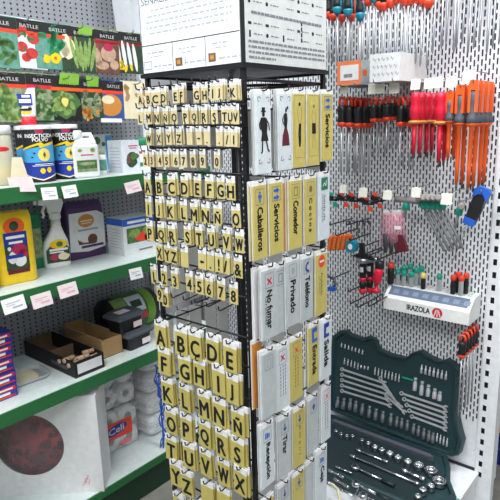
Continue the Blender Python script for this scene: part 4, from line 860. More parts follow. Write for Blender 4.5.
for i, p in enumerate(line((375, 371), (399, 378), 8)): lid_tool('screw_bit', 'steel bit, %s from the left in the right half of the second lid row' % ORD[i], 'bit', 'bits in the case lid', bit_build(.034), *p)
for i, p in enumerate(line((421.5, 369), (446, 375.5), 7)): lid_tool('bit_socket', 'bit socket, %s from the left at the upper right of the case lid' % ORD[i], 'socket', 'sockets in the case lid', bit_build(.036, .0052), *p)
for i, ((px, py), h) in enumerate(zip(((415.3, 384), (422, 388), (428.4, 390.5), (434.8, 393.5), (440, 396)), (.052, .056, .046, .04, .036))): lid_tool('short_extension', 'chrome adapter piece, %s from the left in the lid row of five' % ORD[i], 'adapter', 'adapters in the case lid', sock_build(h, .0085), px, py)
lid_box(402, 378, 413, 379.6, -.001, .0035, 'jade', 'clip')
DS = [(338, 402), (344, 403.5), (350.5, 404), (356, 406), (362.5, 409), (369.5, 411.5), (376, 414), (383, 416.5), (391, 419), (397, 421.5), (402, 423), (407.5, 425), (413.8, 428.5), (418.6, 430.5), (424, 433.5), (429, 435.5), (433, 437.5)]
for i, (px, py) in enumerate(DS): lid_tool('deep_socket', 'deep socket, %s from the stand in the bottom row of the lid' % ORD[i], 'socket', 'deep sockets in the case lid', sock_build(.05 if i < 9 else .042, .0095 if i < 9 else .0078, 'steel'), px, py)
for i, p in enumerate(line((437, 437.5), (447, 442.5), 4)): lid_tool('screw_bit', 'bright small bit, %s from the left in the lower right corner of the lid' % ORD[i], 'bit', 'bits in the case lid', bit_build(.036, .004), *p)
def wrench(a, b, label, ww=.0075):
    ua, va = lid_uv(*a); ub, vb = lid_uv(*b); L = math.hypot(ub-ua, vb-va); an = math.atan2(vb-va, ub-ua)
    t = thing('combination_wrench', label, 'wrench', (0, 0, 0), 0, 'wrenches in the case lid')
    t.matrix_world = LM @ Matrix.Translation((ua, -.004, va)) @ Matrix.Rotation(-an, 4, 'Y')
    MB().box(.006, L-.008, -.002, .002, -ww/2, ww/2).build('shank', 'bright_steel', t)
    mb = MB(); n = 14
    o = ellp(0, 0, .0085, .0085, n); i = ellp(0, 0, .005, .005, n)
    mb.loft([[(x, -.003, z) for x, z in o], [(x, .003, z) for x, z in o], [(x, .003, z) for x, z in i], [(x, -.003, z) for x, z in i], [(x, -.003, z) for x, z in o]], False, False); mb.build('ring_end', 'bright_steel', t)
    mb = MB(); mb.prism_y([(L-.012, -.004), (L-.003, -.009), (L+.006, -.008), (L+.004, -.004), (L-.003, -.002), (L-.003, .003), (L+.006, .004), (L+.008, .008), (L-.002, .01), (L-.012, .004)], -.003, .003); mb.build('jaw_end', 'bright_steel', t)
for i in range(5): wrench((342.5, 369+5.4*i), (385+1.4*i, 383+5.6*i), 'chrome combination wrench, %s from the top in the left half of the lid' % ORD[i])
for i in range(5): wrench((402+2.6*i, 393+5.8*i), (446, 407.5+5.3*i), 'chrome combination wrench, %s from the top in the right half of the lid' % ORD[i])
for i in range(3): wrench((381+3*i, 378+9*i), (398+3*i, 404+3*i) if i < 2 else (405, 412), 'short chrome wrench, %s from the left between the two wrench rows' % ORD[i])
# base tools
ZT = BT-.003
def base_socket(px, py, rpx, label):
    p = at(px, py, 2, BT+.012); d = (p-CAM).dot(FWD); r = rpx/F_PX*d*1.08
    t = thing('socket', label, 'socket', (p.x, p.y, ZT), 0, 'sockets in the case base')
    n = 18; h = .022
    mb = MB(); mb.lathe([(r*.9, 0), (r, .001), (r, h-.0012), (r*.94, h), (r*.74, h), (r*.7, h-.001), (r*.68, h-.014)], n); mb.build('wall', 'chrome', t)
    MB().lathe([(r*.66, .0005), (r*.66, h-.0138)], 12).build('drive_bore', 'steel_dark', t)
BS = [(336, 432, 1.9), (341, 435, 2), (347, 436.5, 2), (352.5, 437, 2), (362, 441, 2.2), (368.5, 444, 2.5), (375, 447.5, 3.1), (382, 450.5, 3), (390, 454, 3.6), (398, 458, 3.6), (408, 462, 3.8), (419, 465.5, 4.7), (431, 470.5, 5.8)]
for i, (px, py, r) in enumerate(BS): base_socket(px, py, r, 'chrome socket, %s from the stand in the row along the hinge' % ORD[i])
base_socket(439, 481, 6.4, 'largest chrome socket at the right corner of the case base')
for i, (px, py, r) in enumerate(((431, 486.5, 3.6), (423, 490.5, 3.5), (418, 497, 3.3))): base_socket(px, py, r, 'small chrome socket, %s from the right corner of the case base' % ORD[i])
def rod(name, pts, r, label, cat, group, extra=None, mt='chrome'):
    P = [at(x, y, 2, BT+.004) for x, y in pts]; o = P[0]
    t = thing(name, label, cat, (o.x, o.y, BT+.004), 0, group)
    Q = [(q-o) for q in P]
    MB().tube([(q.x, q.y, 0) for q in Q], r, 10).build('shank', mt, t)
    if extra: extra(t, [Vector((q.x, q.y, 0)) for q in Q])
    return t
def ends(rr):
    def f(t, Q):
        for a, b in ((Q[0], Q[1]), (Q[-1], Q[-2])):
            d = (b-a).normalized(); MB().tube([a-d*.004, a+d*.002, a+d*.014, a+d*.018], [rr*.8, rr, rr, rr*.7], 12).build('end_fitting', 'chrome', t)
    return f
rod('extension_bar', [(357, 450), (387, 462)], .0045, 'chrome extension bar, upper one of the pair in the case base', 'bar', 'bars in the case base', ends(.007))
rod('extension_bar', [(351, 456), (392, 473), (418, 484)], .005, 'long chrome extension bar below the shorter one in the case base', 'bar', 'bars in the case base', ends(.008))
rod('universal_joint', [(403, 470.5), (424, 479.5)], .0065, 'chunky chrome universal joint beside the sockets in the case base', 'joint', None, ends(.0105))
def ratch(t, Q):
    a = Q[0]; d = (Q[1]-a).normalized()
    MB().lathe([(.014, -.006), (.016, -.004), (.016, .006), (.013, .009)], 18, tuple(a-d*.012)).build('head', 'chrome', t); MB().lathe([(.006, .0088), (.006, .011)], 12, tuple(a-d*.012)).build('reverse_lever', 'steel_dark', t)
    MB().tube([Q[-1]-d*.0, Q[-1]+d*.05], [.0075, .0075], 10).build('grip', 'case_inner', t)
rod('ratchet', [(358, 469), (382, 480)], .005, 'chrome ratchet, rear one in the case base', 'ratchet', 'ratchets in the case base', ratch); rod('ratchet', [(359, 485), (377, 494)], .005, 'chrome ratchet, front one in the case base', 'ratchet', 'ratchets in the case base', ratch)
rod('drive_bar', [(336, 467), (351, 473)], .0035, 'thin chrome rod nearest the sockets at the left of the case base', 'bar', 'thin rods', ends(.005)); rod('drive_bar', [(329, 470), (343, 477)], .0035, 'thin chrome rod half hidden by the signs in the case base', 'bar', 'thin rods', ends(.005)); rod('drive_bar', [(335, 479), (348, 487)], .0035, 'thin chrome rod in front of the front ratchet head', 'bar', 'thin rods', ends(.005))
rod('hex_key', [(339, 489), (354, 496.5), (358, 489)], .003, 'bent steel hex key at the bottom of the case base', 'hex key', None, ends(.0032)); rod('breaker_handle', [(326, 482), (333, 485), (338, 490), (340, 500), (341, 508)], .0055, 'curved pale handle at the lower left of the case base', 'handle', None, ends(.0058), 'cream'); rod('ring_spanner', [(366, 497), (378, 503)], .004, 'ring headed tool at the bottom edge of the case base', 'wrench', None, ratch)

# ---- beyond the upright
t2 = thing('dark_cabinet', 'dark grey green cabinet seen past the white upright at the right edge', 'cabinet', (1.75, -.25, 0), RW)
MB().box(-.35, .45, 0, .3, .06, 1.05).build('body', 'cabinet_green', t2); MB().box(-.33, .43, .02, .28, 0, .059).build('plinth', 'black_plastic', t2)
for x0 in (-.34, .06): MB().box(x0, x0+.38, -.012, -.001, .08, 1.03).build('door', 'cabinet_green', t2)
for x0 in (0.02, .08): MB().tube([(x0, -.014, .5), (x0, -.03, .51), (x0, -.03, .59), (x0, -.014, .6)], .004, 6).build('handle', 'steel', t2)
p = at(499.5, 500, 0, 1.45)
t2 = thing('blue_crate', 'blue plastic crate on the floor past the white upright', 'crate', (1.45, p.y+.03, 0), RW)
mb = MB(); mb.loft([[(x*a, y*a, z) for x, y in rrect(.26, .24, .02)] for a, z in ((.9, 0), (1, .14), (1.03, .142), (1.03, .16), (.97, .16), (.88, .02))]); mb.build('shell', 'deep_blue', t2); MB().tube([(-.06, -.12, .1), (-.05, -.15, .1), (.05, -.15, .1), (.06, -.12, .1)], .006, 6).build('handle', 'deep_blue', t2)
t2 = thing('yellow_tub', 'yellow tub standing in the blue crate past the white upright', 'tub', (1.45, p.y+.03, .021), RW)
MB().lathe([(.08, 0), (.09, .01), (.095, .22), (.09, .23)], 20).build('body', 'yellow', t2); MB().lathe([(.096, .228), (.099, .23), (.099, .25), (.09, .256)], 20).build('lid', 'lime', t2)

# ------------------------------------------------------------------ the rotating display stand
ST_W = .353; HZ = 1.63
st = thing('display_stand', 'tall square black wire display stand full of letter plates and signs', 'display stand', (0, 0, 0))
def sq_post(x, y): return MB().box(x-.0055, x+.0055, y-.0055, y+.0055, .09, HZ-.002)
for x in (.009, ST_W-.009):
    for y in (.009, ST_W-.009):
        po = sq_post(x, y).build('post', 'black_metal', st)
MB().lathe([(.008, .05), (.008, HZ-.02)], 14, (ST_W/2, ST_W/2, 0)).build('centre_pole', 'black_metal', st)
MB().lathe([(.21, .0), (.215, .004), (.21, .03), (.06, .05), (.03, .09)], 28, (ST_W/2, ST_W/2, 0)).build('foot_plate', 'black_metal', st)
for z in (.1, HZ-.03):
    mb = MB(); a = .012; b = ST_W-.012
    for p0, p1 in (((a, a), (b, a)), ((b, a), (b, b)), ((b, b), (a, b)), ((a, b), (a, a)), ((a, a), (b, b)), ((a, b), (b, a))):
        mb.tube([(p0[0], p0[1], z), (p1[0], p1[1], z)], .004, 6)
    mb.build('ring_frame', 'black_metal', st)
# header box
hd = MB().box(.002, ST_W-.002, .002, ST_W-.002, HZ, HZ+.48).build('header_box', 'black_metal', st)
hb_ = MB(); 
for (x0, x1, y0, y1) in ((-.004, ST_W+.004, -.004, .002), (-.004, ST_W+.004, ST_W-.002, ST_W+.004), (-.004, .002, .002, ST_W-.002), (ST_W-.002, ST_W+.004, .002, ST_W-.002)): hb_.box(x0, x1, y0, y1, HZ-.006, HZ+.004)
hb_.build('header_rim', 'black_metal', hd)
def panel_print(o, polys, mt, off, left, nm='print'):
    mb = MB().flat(polys)
    if left: mb.v = [(-.0012-off, ST_W-x, z+HZ) for x, _, z in mb.v]      # x from the far edge to the near corner
    else: mb.v = [(x, -.0012-off, z+HZ) for x, _, z in mb.v]
    q = mb.build(nm, mt, o)
    if len(polys) > 1: q['kind'] = 'stuff'
    return q
lp = MB().box(-.0012, .0015, .008, ST_W-.008, HZ+.006, HZ+.474).build('header_panel', 'board_white', hd); lp['label'] = 'white header panel with three boxed cells'
rp = MB().box(.01, ST_W-.008, -.0012, .0015, HZ+.006, HZ+.474).build('header_panel', 'board_shaded', hd); rp['label'] = 'header panel with a grid of small pictograms, shade put in its colour'  # shade of the right face painted into the board colour
W = ST_W
panel_print(lp, [rect(.008, W-.008, .072, .0743), rect(.122, .124, .008, .072), rect(.236, .238, .008, .072)], 'ink', .0004, True, 'rule')
def dashes(x0, x1, z, h, gap=.005, lo=.006, hi=.022):
    o = []; x = x0
    while x < x1:
        l = min(random.uniform(lo, hi), x1-x); o.append(rect(x, x+l, z, z+h)); x += l+gap
    return o
ds = []
for k, (a, b) in enumerate(((.05, .3), (.035, .31), (.03, .325), (.03, .325), (.04, .31))): ds += dashes(a, b, .153-k*.0135, .004)
panel_print(lp, ds, 'faint_ink', .0004, True)
ds = []
for c0, c1 in ((.03, .11), (.145, .225), (.26, .335)): ds += dashes(c0, c1-.02, .052, .004)+dashes(c0+.01, c1-.03, .043, .003)+dashes(c0+.02, c1+.01, .018, .004)
panel_print(lp, ds, 'faint_ink', .0004, True)
panel_print(lp, [rect(.132, .157, .014, .034), rect(.246, .27, .014, .034)], 'cardboard_dark', .0004, True, 'pictogram'); panel_print(lp, [rect(.138, .15, .019, .029), rect(.252, .264, .019, .029)], 'onion', .0009, True, 'pictogram'); panel_print(lp, frame_polys(.012, .042, .014, .034, .0015)+frame_polys(.13, .168, .012, .036, .0015)[3:], 'screen_blue', .0004, True, 'pictogram')
vs_, fs_ = text_geo('SEÑALIZACIÓN', .2, .024, .01)
mb = MB().add([(-.0016, W-(.115+x), HZ+.182+z) for x, z in vs_], fs_); mb.build('lettering', 'grey_ink', lp)
# right panel: five columns of pictograms with lines of small print
pk = []; dk = []
for r in range(14):
    z = .066+r*.0225+(.024 if r > 1 else 0)
    for c in range(5):
        x = .024+c*.064
        if random.random() < .75: pk.append(random.choice([ellp(x, z+.003, .005, .005, 8), rect(x-.003, x+.003, z-.005, z+.01), rect(x-.006, x+.006, z, z+.006)]))
        dk += dashes(x+.014, x+.045, z+.002, .0028, .003, .006, .014)
pk.append(rect(.018, .07, .18, .184)); pk += [rect(.226, .232, .066+.013*k, .076+.013*k) for k in range(4)]
panel_print(rp, pk, 'ink', .0004, False, 'pictogram'); panel_print(rp, dk, 'grey_ink', .0004, False)
ds = dashes(.03, .32, .112, .006, .002, .008, .022)
for k in range(4): ds += dashes(.018, .335 if k < 3 else .12, .05-k*.0115, .0052, .003, .006, .024)
panel_print(rp, ds, 'grey_ink', .0006, False)

# ---- letter plates on the left face
LX = -.035
def left_hook(y, z, x0):
    MB().tube([(.006, y, z+.004), (x0-.006, y, z), (x0-.012, y, z+.003), (x0-.014, y, z+.014)], .0019, 5).build('hook', 'black_metal', st)
CM = {}
def plate_mesh(kind, w, h, tab):
    k = (kind, w, h)
    if k not in CM:
        a = MB().prism_y([(-w/2, -h), (w/2, -h), (w/2, -tab), (-w/2, -tab)], -.0012, .0012).mesh('plate', M('gold' if kind == 'large' else 'gold_lit' if kind == 'small' else 'gold_half_lit'))  # paler gold on smaller plates, light on the upper rows painted in
        b = MB(); hw = w*.12; 
        b.prism_y([(-w/2, -tab), (w/2, -tab), (w/2, -tab*.35), (-w/2, -tab*.35)], -.001, .001); b.prism_y([(-w/2, -tab*.35), (-hw, -tab*.35), (-hw, 0), (-w/2, 0)], -.001, .001); b.prism_y([(hw, -tab*.35), (w/2, -tab*.35), (w/2, 0), (hw, 0)], -.001, .001)
        CM[k] = (a, b.mesh('hang_tab', M('tab_white')))
    return CM[k]
mat('gold_half_lit', (214, 198, 128), .4, .1)  # medium plate gold, partly paled by painted light
LET = {}
def letter_mesh(ch, w, h):
    k = (ch, w, h)
    if k not in LET:
        vs, fs = text_geo(ch, None, h, .0)
        x1 = max(q[0] for q in vs); lim = w*.5*.8
        sx = min(.8, lim/x1) if x1 > 0 else 1
        if ch in '-.,': vs, fs = text_geo(ch, w*.4 if ch == '-' else w*.16, h*.14, .03); sx = 1
        mb = MB(); d = h*.046
        for j, (dx, dz) in enumerate(((0, 0), (d, 0), (-d, 0), (0, d*.7), (0, -d*.7))): mb.add([(x*sx+dx, -.00004*j, z+dz) for x, z in vs], fs)
        LET[k] = mb.mesh('letter', M('ink'))
    return LET[k]
NUM = ['zero', 'one', 'two', 'three', 'four', 'five', 'six', 'seven', 'eight', 'nine']
NAMES = {'-': 'a dash', '.': 'a dot', ',': 'a comma', '/': 'a slash', '!': 'an exclamation mark', '&': 'an ampersand', ' ': 'no letter'}
ROWS = [
 ('small', [('A', 140.4, 100), ('B', 148.4, 99.4), ('C', 155, 99), ('D', 164, 98), ('E', 175.5, 96.5), ('F', 181.8, 95.8), ('G', 196.4, 95.2), ('H', 205, 95), ('I', 213.5, 93.5), ('J', 219.5, 92.8), ('K', 233, 92.5)]),
 ('small', [('L', 141, 118.5), ('M', 148.7, 118), ('N', 157.3, 118), ('Ñ', 165.9, 117.6), ('O', 174.2, 117.4), ('P', 185.4, 117.3), ('Q', 194.5, 117.3), ('R', 204.6, 117), ('S', 214.5, 117), ('T', 225, 116.6), ('U', 230.4, 116.8), ('V', 236, 117)]),
 ('small', [('W', 149.5, 139), ('X', 159.4, 138.6), ('Y', 169, 138.3), ('Z', 179.4, 138.3), (' ', 189.8, 138.3), ('-', 199, 138.3), ('.', 207.5, 138.5), (',', 219.7, 139), ('/', 228, 139.4), ('1', 234.5, 139.6)]),
 ('small', [('2', 145.6, 160.5), ('3', 152.3, 160.6), ('4', 160, 160.6), ('5', 167.2, 160.7), ('6', 176.3, 160.8), ('7', 183.8, 160.9), ('8', 193.2, 161), ('9', 202.8, 161.2), ('0', 217.6, 161.6)]),
 ('medium', [('A', 147.7, 187), ('B', 159.4, 187.3), ('C', 172, 187.6), ('D', 185, 188.3), ('E', 198, 188.8), ('F', 210, 189.6), ('G', 221, 190.3), ('H', 231, 191.5)]),
 ('medium', [('I', 149, 209.4), ('J', 159.4, 210.2), ('K', 171.2, 211.6), ('L', 184, 213), ('M', 194.4, 214.6), ('N', 206.2, 216), ('Ñ', 218.2, 217), ('O', 235.9, 219)]),
 ('medium', [('P', 150.2, 233.4), ('Q', 161.4, 235), ('R', 172, 236.4), ('S', 188, 237), ('T', 199.2, 238.4), ('U', 211.2, 240), ('V', 226.6, 242), ('W', 239.8, 244.4)]),
 ('medium', [('X', 160, 253), ('Y', 167.5, 255), ('Z', 174.5, 257), (' ', 185, 259.6), ('-', 202.8, 261.5), ('.', 211.2, 263), ('!', 219.6, 264.5), ('/', 226, 266), ('&', 238.4, 269.6)]),
 ('medium', [('1', 153.8, 276.6), ('2', 164.2, 278.2), ('3', 174.8, 281), ('4', 189.6, 284), ('5', 200, 286.5), ('6', 209.8, 289), ('7', 221.8, 292), ('8', 234, 296)]),
 ('medium', [('9', 160, 294.5), ('0', 165.3, 299.5)]),
 ('large', [('A', 160.9, 337.4), ('B', 181.8, 344), ('C', 195.2, 348), ('D', 213, 352.8), ('E', 230.5, 360)]),
 ('large', [('F', 164.7, 364), ('G', 184.9, 371), ('H', 200, 375.6), ('I', 218.7, 383.4), ('J', 232.4, 392)]),
 ('large', [('K', 167.8, 393.7), ('L', 184.9, 400.5), ('M', 203.9, 408), ('N', 219.8, 415.7), ('Ñ', 238, 424.8)]),
 ('large', [('O', 171.2, 423.6), ('P', 186.6, 429.8), ('Q', 205.4, 436.6), ('R', 221.7, 446), ('S', 238, 454.5)]),
 ('large', [('T', 171.8, 450.5), ('U', 189.4, 458.3), ('V', 205.8, 465.5), ('W', 223.7, 474.5), ('X', 240.8, 484)]),
 ('large', [('Y', 176, 476), ('Z', 186.6, 485.8), (' ', 207.7, 497), (' ', 224, 504)]),
 ('large', [('0', 179, 508), ('1', 196, 514)]),
]
SIZE = {'small': (.0195, .045, .013, .0195, 2), 'medium': (.0262, .057, .016, .0285, 2), 'large': (.046, .084, .017, .045, 2)}
face_wires = []
for ri, (kind, cards) in enumerate(ROWS):
    w, h, tab, lh, nb = SIZE[kind]; zs = []; nblank = 0
    for ci, (ch, px, py) in enumerate(cards):
        X = LX-random.uniform(-.004, .006); p = at(px, py, 0, X); ztop = p.z+(h-tab)*.5+tab
        what = NAMES.get(ch, ('the number '+NUM[int(ch)]) if ch.isdigit() else 'the letter '+ch)
        left_n = cards[ci-1][0] if ci else None
        lab = '%s gold plate with %s in the %s row of the stand' % (kind, what, ORD[ri])
        if ch == ' ':
            nblank += 1; lab = '%s blank gold plate in the %s row of the stand%s' % (kind, ORD[ri], ', right one of two' if nblank > 1 else '')
        nbk = random.choice((0, 1, 1, 2)) if kind != 'large' else random.choice((1, 2, 2))
        rz = random.uniform(-.09, .09) + (1.0 if (ri == 0 and ch == 'C') else 0)
        for k in range(nbk+1):
            t = thing('letter_plate', lab if k == 0 else lab.replace('gold plate', 'gold plate behind the plate', 1) if False else (lab if k == 0 else '%s gold plate %s behind the %s plate of the %s row' % (kind, ('directly', 'second')[k-1], what.replace('the letter ', '').replace('the number ', '').replace('no letter', ('left blank', 'right blank')[nblank-1]), ORD[ri])), 'letter plate',
                      (p.x+k*.0065, p.y-(random.uniform(.0005, .0035) if k else 0), ztop+(random.uniform(-.002, .002) if k else 0)), RW+(rz if k == 0 else random.uniform(-.12, .12)), '%s letter plates in the %s row' % (kind, ORD[ri]))
            t.rotation_euler[1] = random.uniform(-.05, .05) if k == 0 else random.uniform(-.07, .07)
            a, b = plate_mesh(kind, w, h, tab)
            link('plate', a, t); link('hang_tab', b, t)
            if k == 0 and ch != ' ':
                lo = link('letter', letter_mesh(ch, w, lh), t); lo.location = (0, -.0018, -tab-(h-tab)*(.52 if ch not in '.,' else .8))
        left_hook(p.y, ztop-tab*.3, p.x); zs.append(ztop-tab*.3+.006)
    z = sum(zs)/len(zs)
    MB().tube([(.006, .012, z), (.006, ST_W-.012, z)], .0026, 6).build('cross_wire', 'black_metal', st)
for px, py in ((175, 297), (187, 299.5), (198.5, 302.5), (210, 306), (222, 310)):
    p = at(px, py, 0, LX); left_hook(p.y, p.z, p.x)

# ---- sign plates on the right face
SY = -.022
def icon(t, kind, cz, s, frame_mt, mark_mt, y):
    decal(t, 'icon_frame', frame_polys(-s, s, cz-s*1.15, cz+s*1.15, .0012), frame_mt, y)
    M_ = {'man': [ellp(0, s*.6, s*.2, s*.2, 10), rect(-s*.4, s*.4, -s*.2, s*.3), rect(-s*.15, s*.15, -s*.8, -s*.2)],
          'arrow_down': [rect(-s*.12, s*.12, -s*.1, s*.7), [(-s*.5, -s*.1), (s*.5, -s*.1), (0, -s*.75)][::-1] if False else [(0, -s*.75), (s*.5, -s*.1), (-s*.5, -s*.1)]],
          'cross': stroke([(-s*.5, s*.4), (s*.5, -s*.6)], s*.24)+stroke([(-s*.5, -s*.6), (s*.5, s*.4)], s*.24),
          'bars': [rect(-s*.6+i*s*.42, -s*.32+i*s*.42, -s*.6, s*.5-i*s*.15) for i in range(3)],
          'hand': [blob(0, 0, s*.4, s*.6, 10)], 'plate': frame_polys(-s*.5, s*.5, -s*.7, s*.7, s*.12)}[kind]
    decal(t, 'icon', [[(x, z+cz) for x, z in p] for p in M_], mark_mt, y-.0004)
def behind_label(label, k):
    out = ORD[k-1]+' spare behind the '+label
    if len(out.split()) > 16: out = out.split(' and ')[0]+','+out.split(',')[-1]
    if len(out.split()) > 16: out = out.replace(' with a ', ' with ')
    if len(out.split()) > 16: out = out.replace(' sign with', ' sign,').replace(' emblem', '').replace(' black', '')
    if len(out.split()) > 16: out = out.replace('spare ', '').replace(' in a top hat', ' with hat').replace(' in a dark red skirt', ' in red skirt')
    return out
def sign(px, py, mt, label, kind, word=None, k_y=0.0, w=.052, h=.178, tab=.012, wl=.094, wh=.021, sub=None, behind=1, tabmt='tab_white', bold=.045, icon_kind=None, icon_mt='blue', frame_mt='grey_ink', group='sign plates on the right face', wz=None):
    if py > 240 and w == .052: w = .056
    Y = SY-k_y; p = at(px, py, 1, Y)
    for k in range(behind, -1, -1):
        lab = label if k == 0 else behind_label(label, k)
        t = thing('sign_plate', lab, 'sign', (p.x+(random.uniform(-.003, .003) if k else 0), Y+k*.006, p.z), random.uniform(-.04, .04), group)
        MB().prism_y([(-w/2, -tab-h), (w/2, -tab-h), (w/2, -tab), (-w/2, -tab)], -.0016, .0016).build('plate', mt, t)
        mb = MB(); mb.prism_y([(-w/2, -tab), (w/2, -tab), (w/2, 0), (.006, 0), (.006, -.004), (-.006, -.004), (-.006, 0), (-w/2, 0)], -.001, .001); mb.build('hang_tab', tabmt, t)
        MB().prism_y([(-w/2-.004, -tab-h-.002), (w/2+.005, -tab-h-.002), (w/2+.005, -.001), (-w/2-.004, -.001)], .0017, .0027).build('backing_card', 'card_white', t)
        if k: continue
        y = -.0022
        if icon_kind: icon(t, icon_kind, -tab-.027, .0165, frame_mt, icon_mt, y)
        if word: text(t, word, 0, (-tab-.052-wl/2) if wz is None else wz, y, 'ink', w=wl, h=wh, bold=bold, vertical=True)
        if sub: text(t, sub, -.013, -tab-.052-wl/2, y, 'ink', w=wl*.75, h=.009, bold=.0, vertical=True)
    MB().tube([(p.x, .008, p.z-.001), (p.x, Y-.004, p.z-.004), (p.x, Y-.012, p.z-.002), (p.x, Y-.014, p.z+.008)], .0019, 5).build('hook', 'black_metal', st)
    return t
# row 1 (figures)
def figure_sign(px, py, mt, label, draw, behind=0, h=.182, w=.05):
    t = sign(px, py, mt, label, None, None, h=h, w=w, behind=behind); draw(t); return t
def corners(t, w=.05, h=.172, c='ink'):
    o = []
    for sx in (-1, 1):
        for zz, sg in ((-.018, -1), (-h+.002, 1)):
            x = sx*(w/2-.005); o += stroke([(x, zz), (x-sx*.008, zz), (x-sx*.01, zz+sg*.004)], .0014)+stroke([(x, zz), (x, zz+sg*.008), (x-sx*.004, zz+sg*.01)], .0014)
    decal(t, 'corner_ornament', o, c, -.0021)
def top_hat_man(t):
    corners(t)
    decal(t, 'figure', [rect(-.007, .005, -.05, -.041), rect(-.010, .008, -.0525, -.0495), ellp(-.001, -.057, .005, .006, 12),
        [(-.01, -.064), (.008, -.064), (.013, -.082), (.011, -.1), (.016, -.118), (-.012, -.118), (-.008, -.1), (-.014, -.08)]]
        + stroke([(-.009, -.067), (-.017, -.08), (-.013, -.092)], .004)+stroke([(.008, -.067), (.018, -.08), (.02, -.094)], .004)+stroke([(-.006, -.116), (-.008, -.142), (-.012, -.146)], .0048)+stroke([(.007, -.116), (.014, -.14), (.019, -.143)], .0048), 'ink', -.0022)
def lady(t):
    corners(t)
    decal(t, 'dress', [[(-.005, -.092), (.005, -.092), (.013, -.11), (.016, -.135), (-.016, -.135), (-.013, -.11)]], 'dark_red', -.0022)
    decal(t, 'figure', [ellp(.002, -.05, .004, .005, 10), [(-.005, -.057), (.006, -.057), (.008, -.072), (.005, -.092), (-.005, -.092), (-.008, -.072)], ellp(.008, -.044, .004, .004, 8)]+stroke([(.0, -.056), (.002, -.044)], .003)+stroke([(-.006, -.06), (-.014, -.074), (-.006, -.086)], .003), 'ink', -.0024)
def man_gold(t):
    decal(t, 'figure', [ellp(0, -.037, .0045, .005, 10)]+stroke([(0, -.084), (-.003, -.11), (.0, -.142)], .006)+stroke([(.004, -.084), (.003, -.13), (.0, -.142)], .0045), 'ink', -.0022)
    decal(t, 'figure_outline', stroke([(-.006, -.044), (-.009, -.06), (-.004, -.082)], .0012)+stroke([(.006, -.044), (.009, -.06), (.004, -.082)], .0012)+frame_polys(-.021, .021, -.17, -.015, .0007), 'gold_dark', -.0022)
def woman_gold(t):
    decal(t, 'figure', [[(-.008, -.085), (.008, -.085), (.009, -.112), (-.009, -.112)]], 'ink', -.0022)
    decal(t, 'figure_outline', [ellp(0, -.042, .004, .005, 10)]+stroke([(-.004, -.05), (-.01, -.066), (-.006, -.085)], .0012)+stroke([(.004, -.05), (.01, -.066), (.006, -.085)], .0012)+stroke([(-.004, -.112), (-.006, -.15)], .0012)+stroke([(.004, -.112), (.006, -.15)], .0012)+frame_polys(-.021, .021, -.17, -.015, .0007), 'gold_dark', -.0022)
def pair_icons(t, y=-.0022, cz=-.03, mt='blue'):
    decal(t, 'icon_frame', frame_polys(-.018, .018, cz-.02, cz+.016, .0014), 'grey_ink', y)
    for zz in (cz+.006, cz-.011): decal(t, 'icon', [[(-.012, zz-.003), (.0, zz-.003), (.0, zz-.0075), (.012, zz), (.0, zz+.0075), (.0, zz+.003), (-.012, zz+.003)]], mt, y-.0004)
figure_sign(262.5, 89, 'silver_blue', 'white sign with a black figure in a top hat, top row', top_hat_man, 2)
figure_sign(284.5, 89, 'silver_blue', 'white sign with a black figure in a dark red skirt, top row', lady, 2)
figure_sign(298.8, 89, 'gold', 'gold sign with a slim black suited figure, top row', man_gold, 1); figure_sign(313.2, 89.5, 'gold', 'gold sign with an outlined figure in a black skirt, top row', woman_gold, 1)
t = sign(327.2, 89.5, 'gold', 'gold Servicios sign with two blue arrows, top row', None, 'Servicios', h=.176, wl=.088, wz=-.108); pair_icons(t, cz=-.034)
# row 2
R2 = 'second row'
sign(258.8, 180.5, 'gold', 'gold Caballeros sign with a blue figure, second row', 0, 'Caballeros', icon_kind='man', wl=.106, behind=1)
t = sign(275.6, 178, 'gold', 'gold Servicios sign with two blue figures, second row', 0, 'Servicios', wl=.094, behind=1); pair_icons(t, cz=-.036)
sign(285.5, 178, 'onion', 'orange gold plate squeezed behind the Servicios sign, second row', 0, None, k_y=-.012, w=.03, behind=0)
sign(295, 176, 'gold', 'gold Comedor sign with a square emblem, second row', 0, 'Comedor', icon_kind='plate', icon_mt='gold_dark', wl=.088, behind=1); sign(310, 174, 'gold', 'gold Cocina sign in spaced letters, second row', 0, 'C o c i n a', icon_kind='hand', icon_mt='gold_dark', wl=.092, wh=.014, behind=1)
t = sign(324, 171.5, 'silver_blue', 'silver Salida de emergencia sign with a green emblem, second row', 0, 'Salida de', wl=.072, wh=.010, bold=.0, wz=-.1); text(t, 'emergencia', -.011, -.1, -.0022, 'grey_ink', w=.08, h=.01, bold=0, vertical=True); decal(t, 'icon', [rect(-.017, .017, -.05, -.016)], 'icon_green', -.0022); decal(t, 'icon', stroke([(-.01, -.04), (-.002, -.03), (.006, -.04), (.008, -.024)], .003), 'card_white', -.0028)
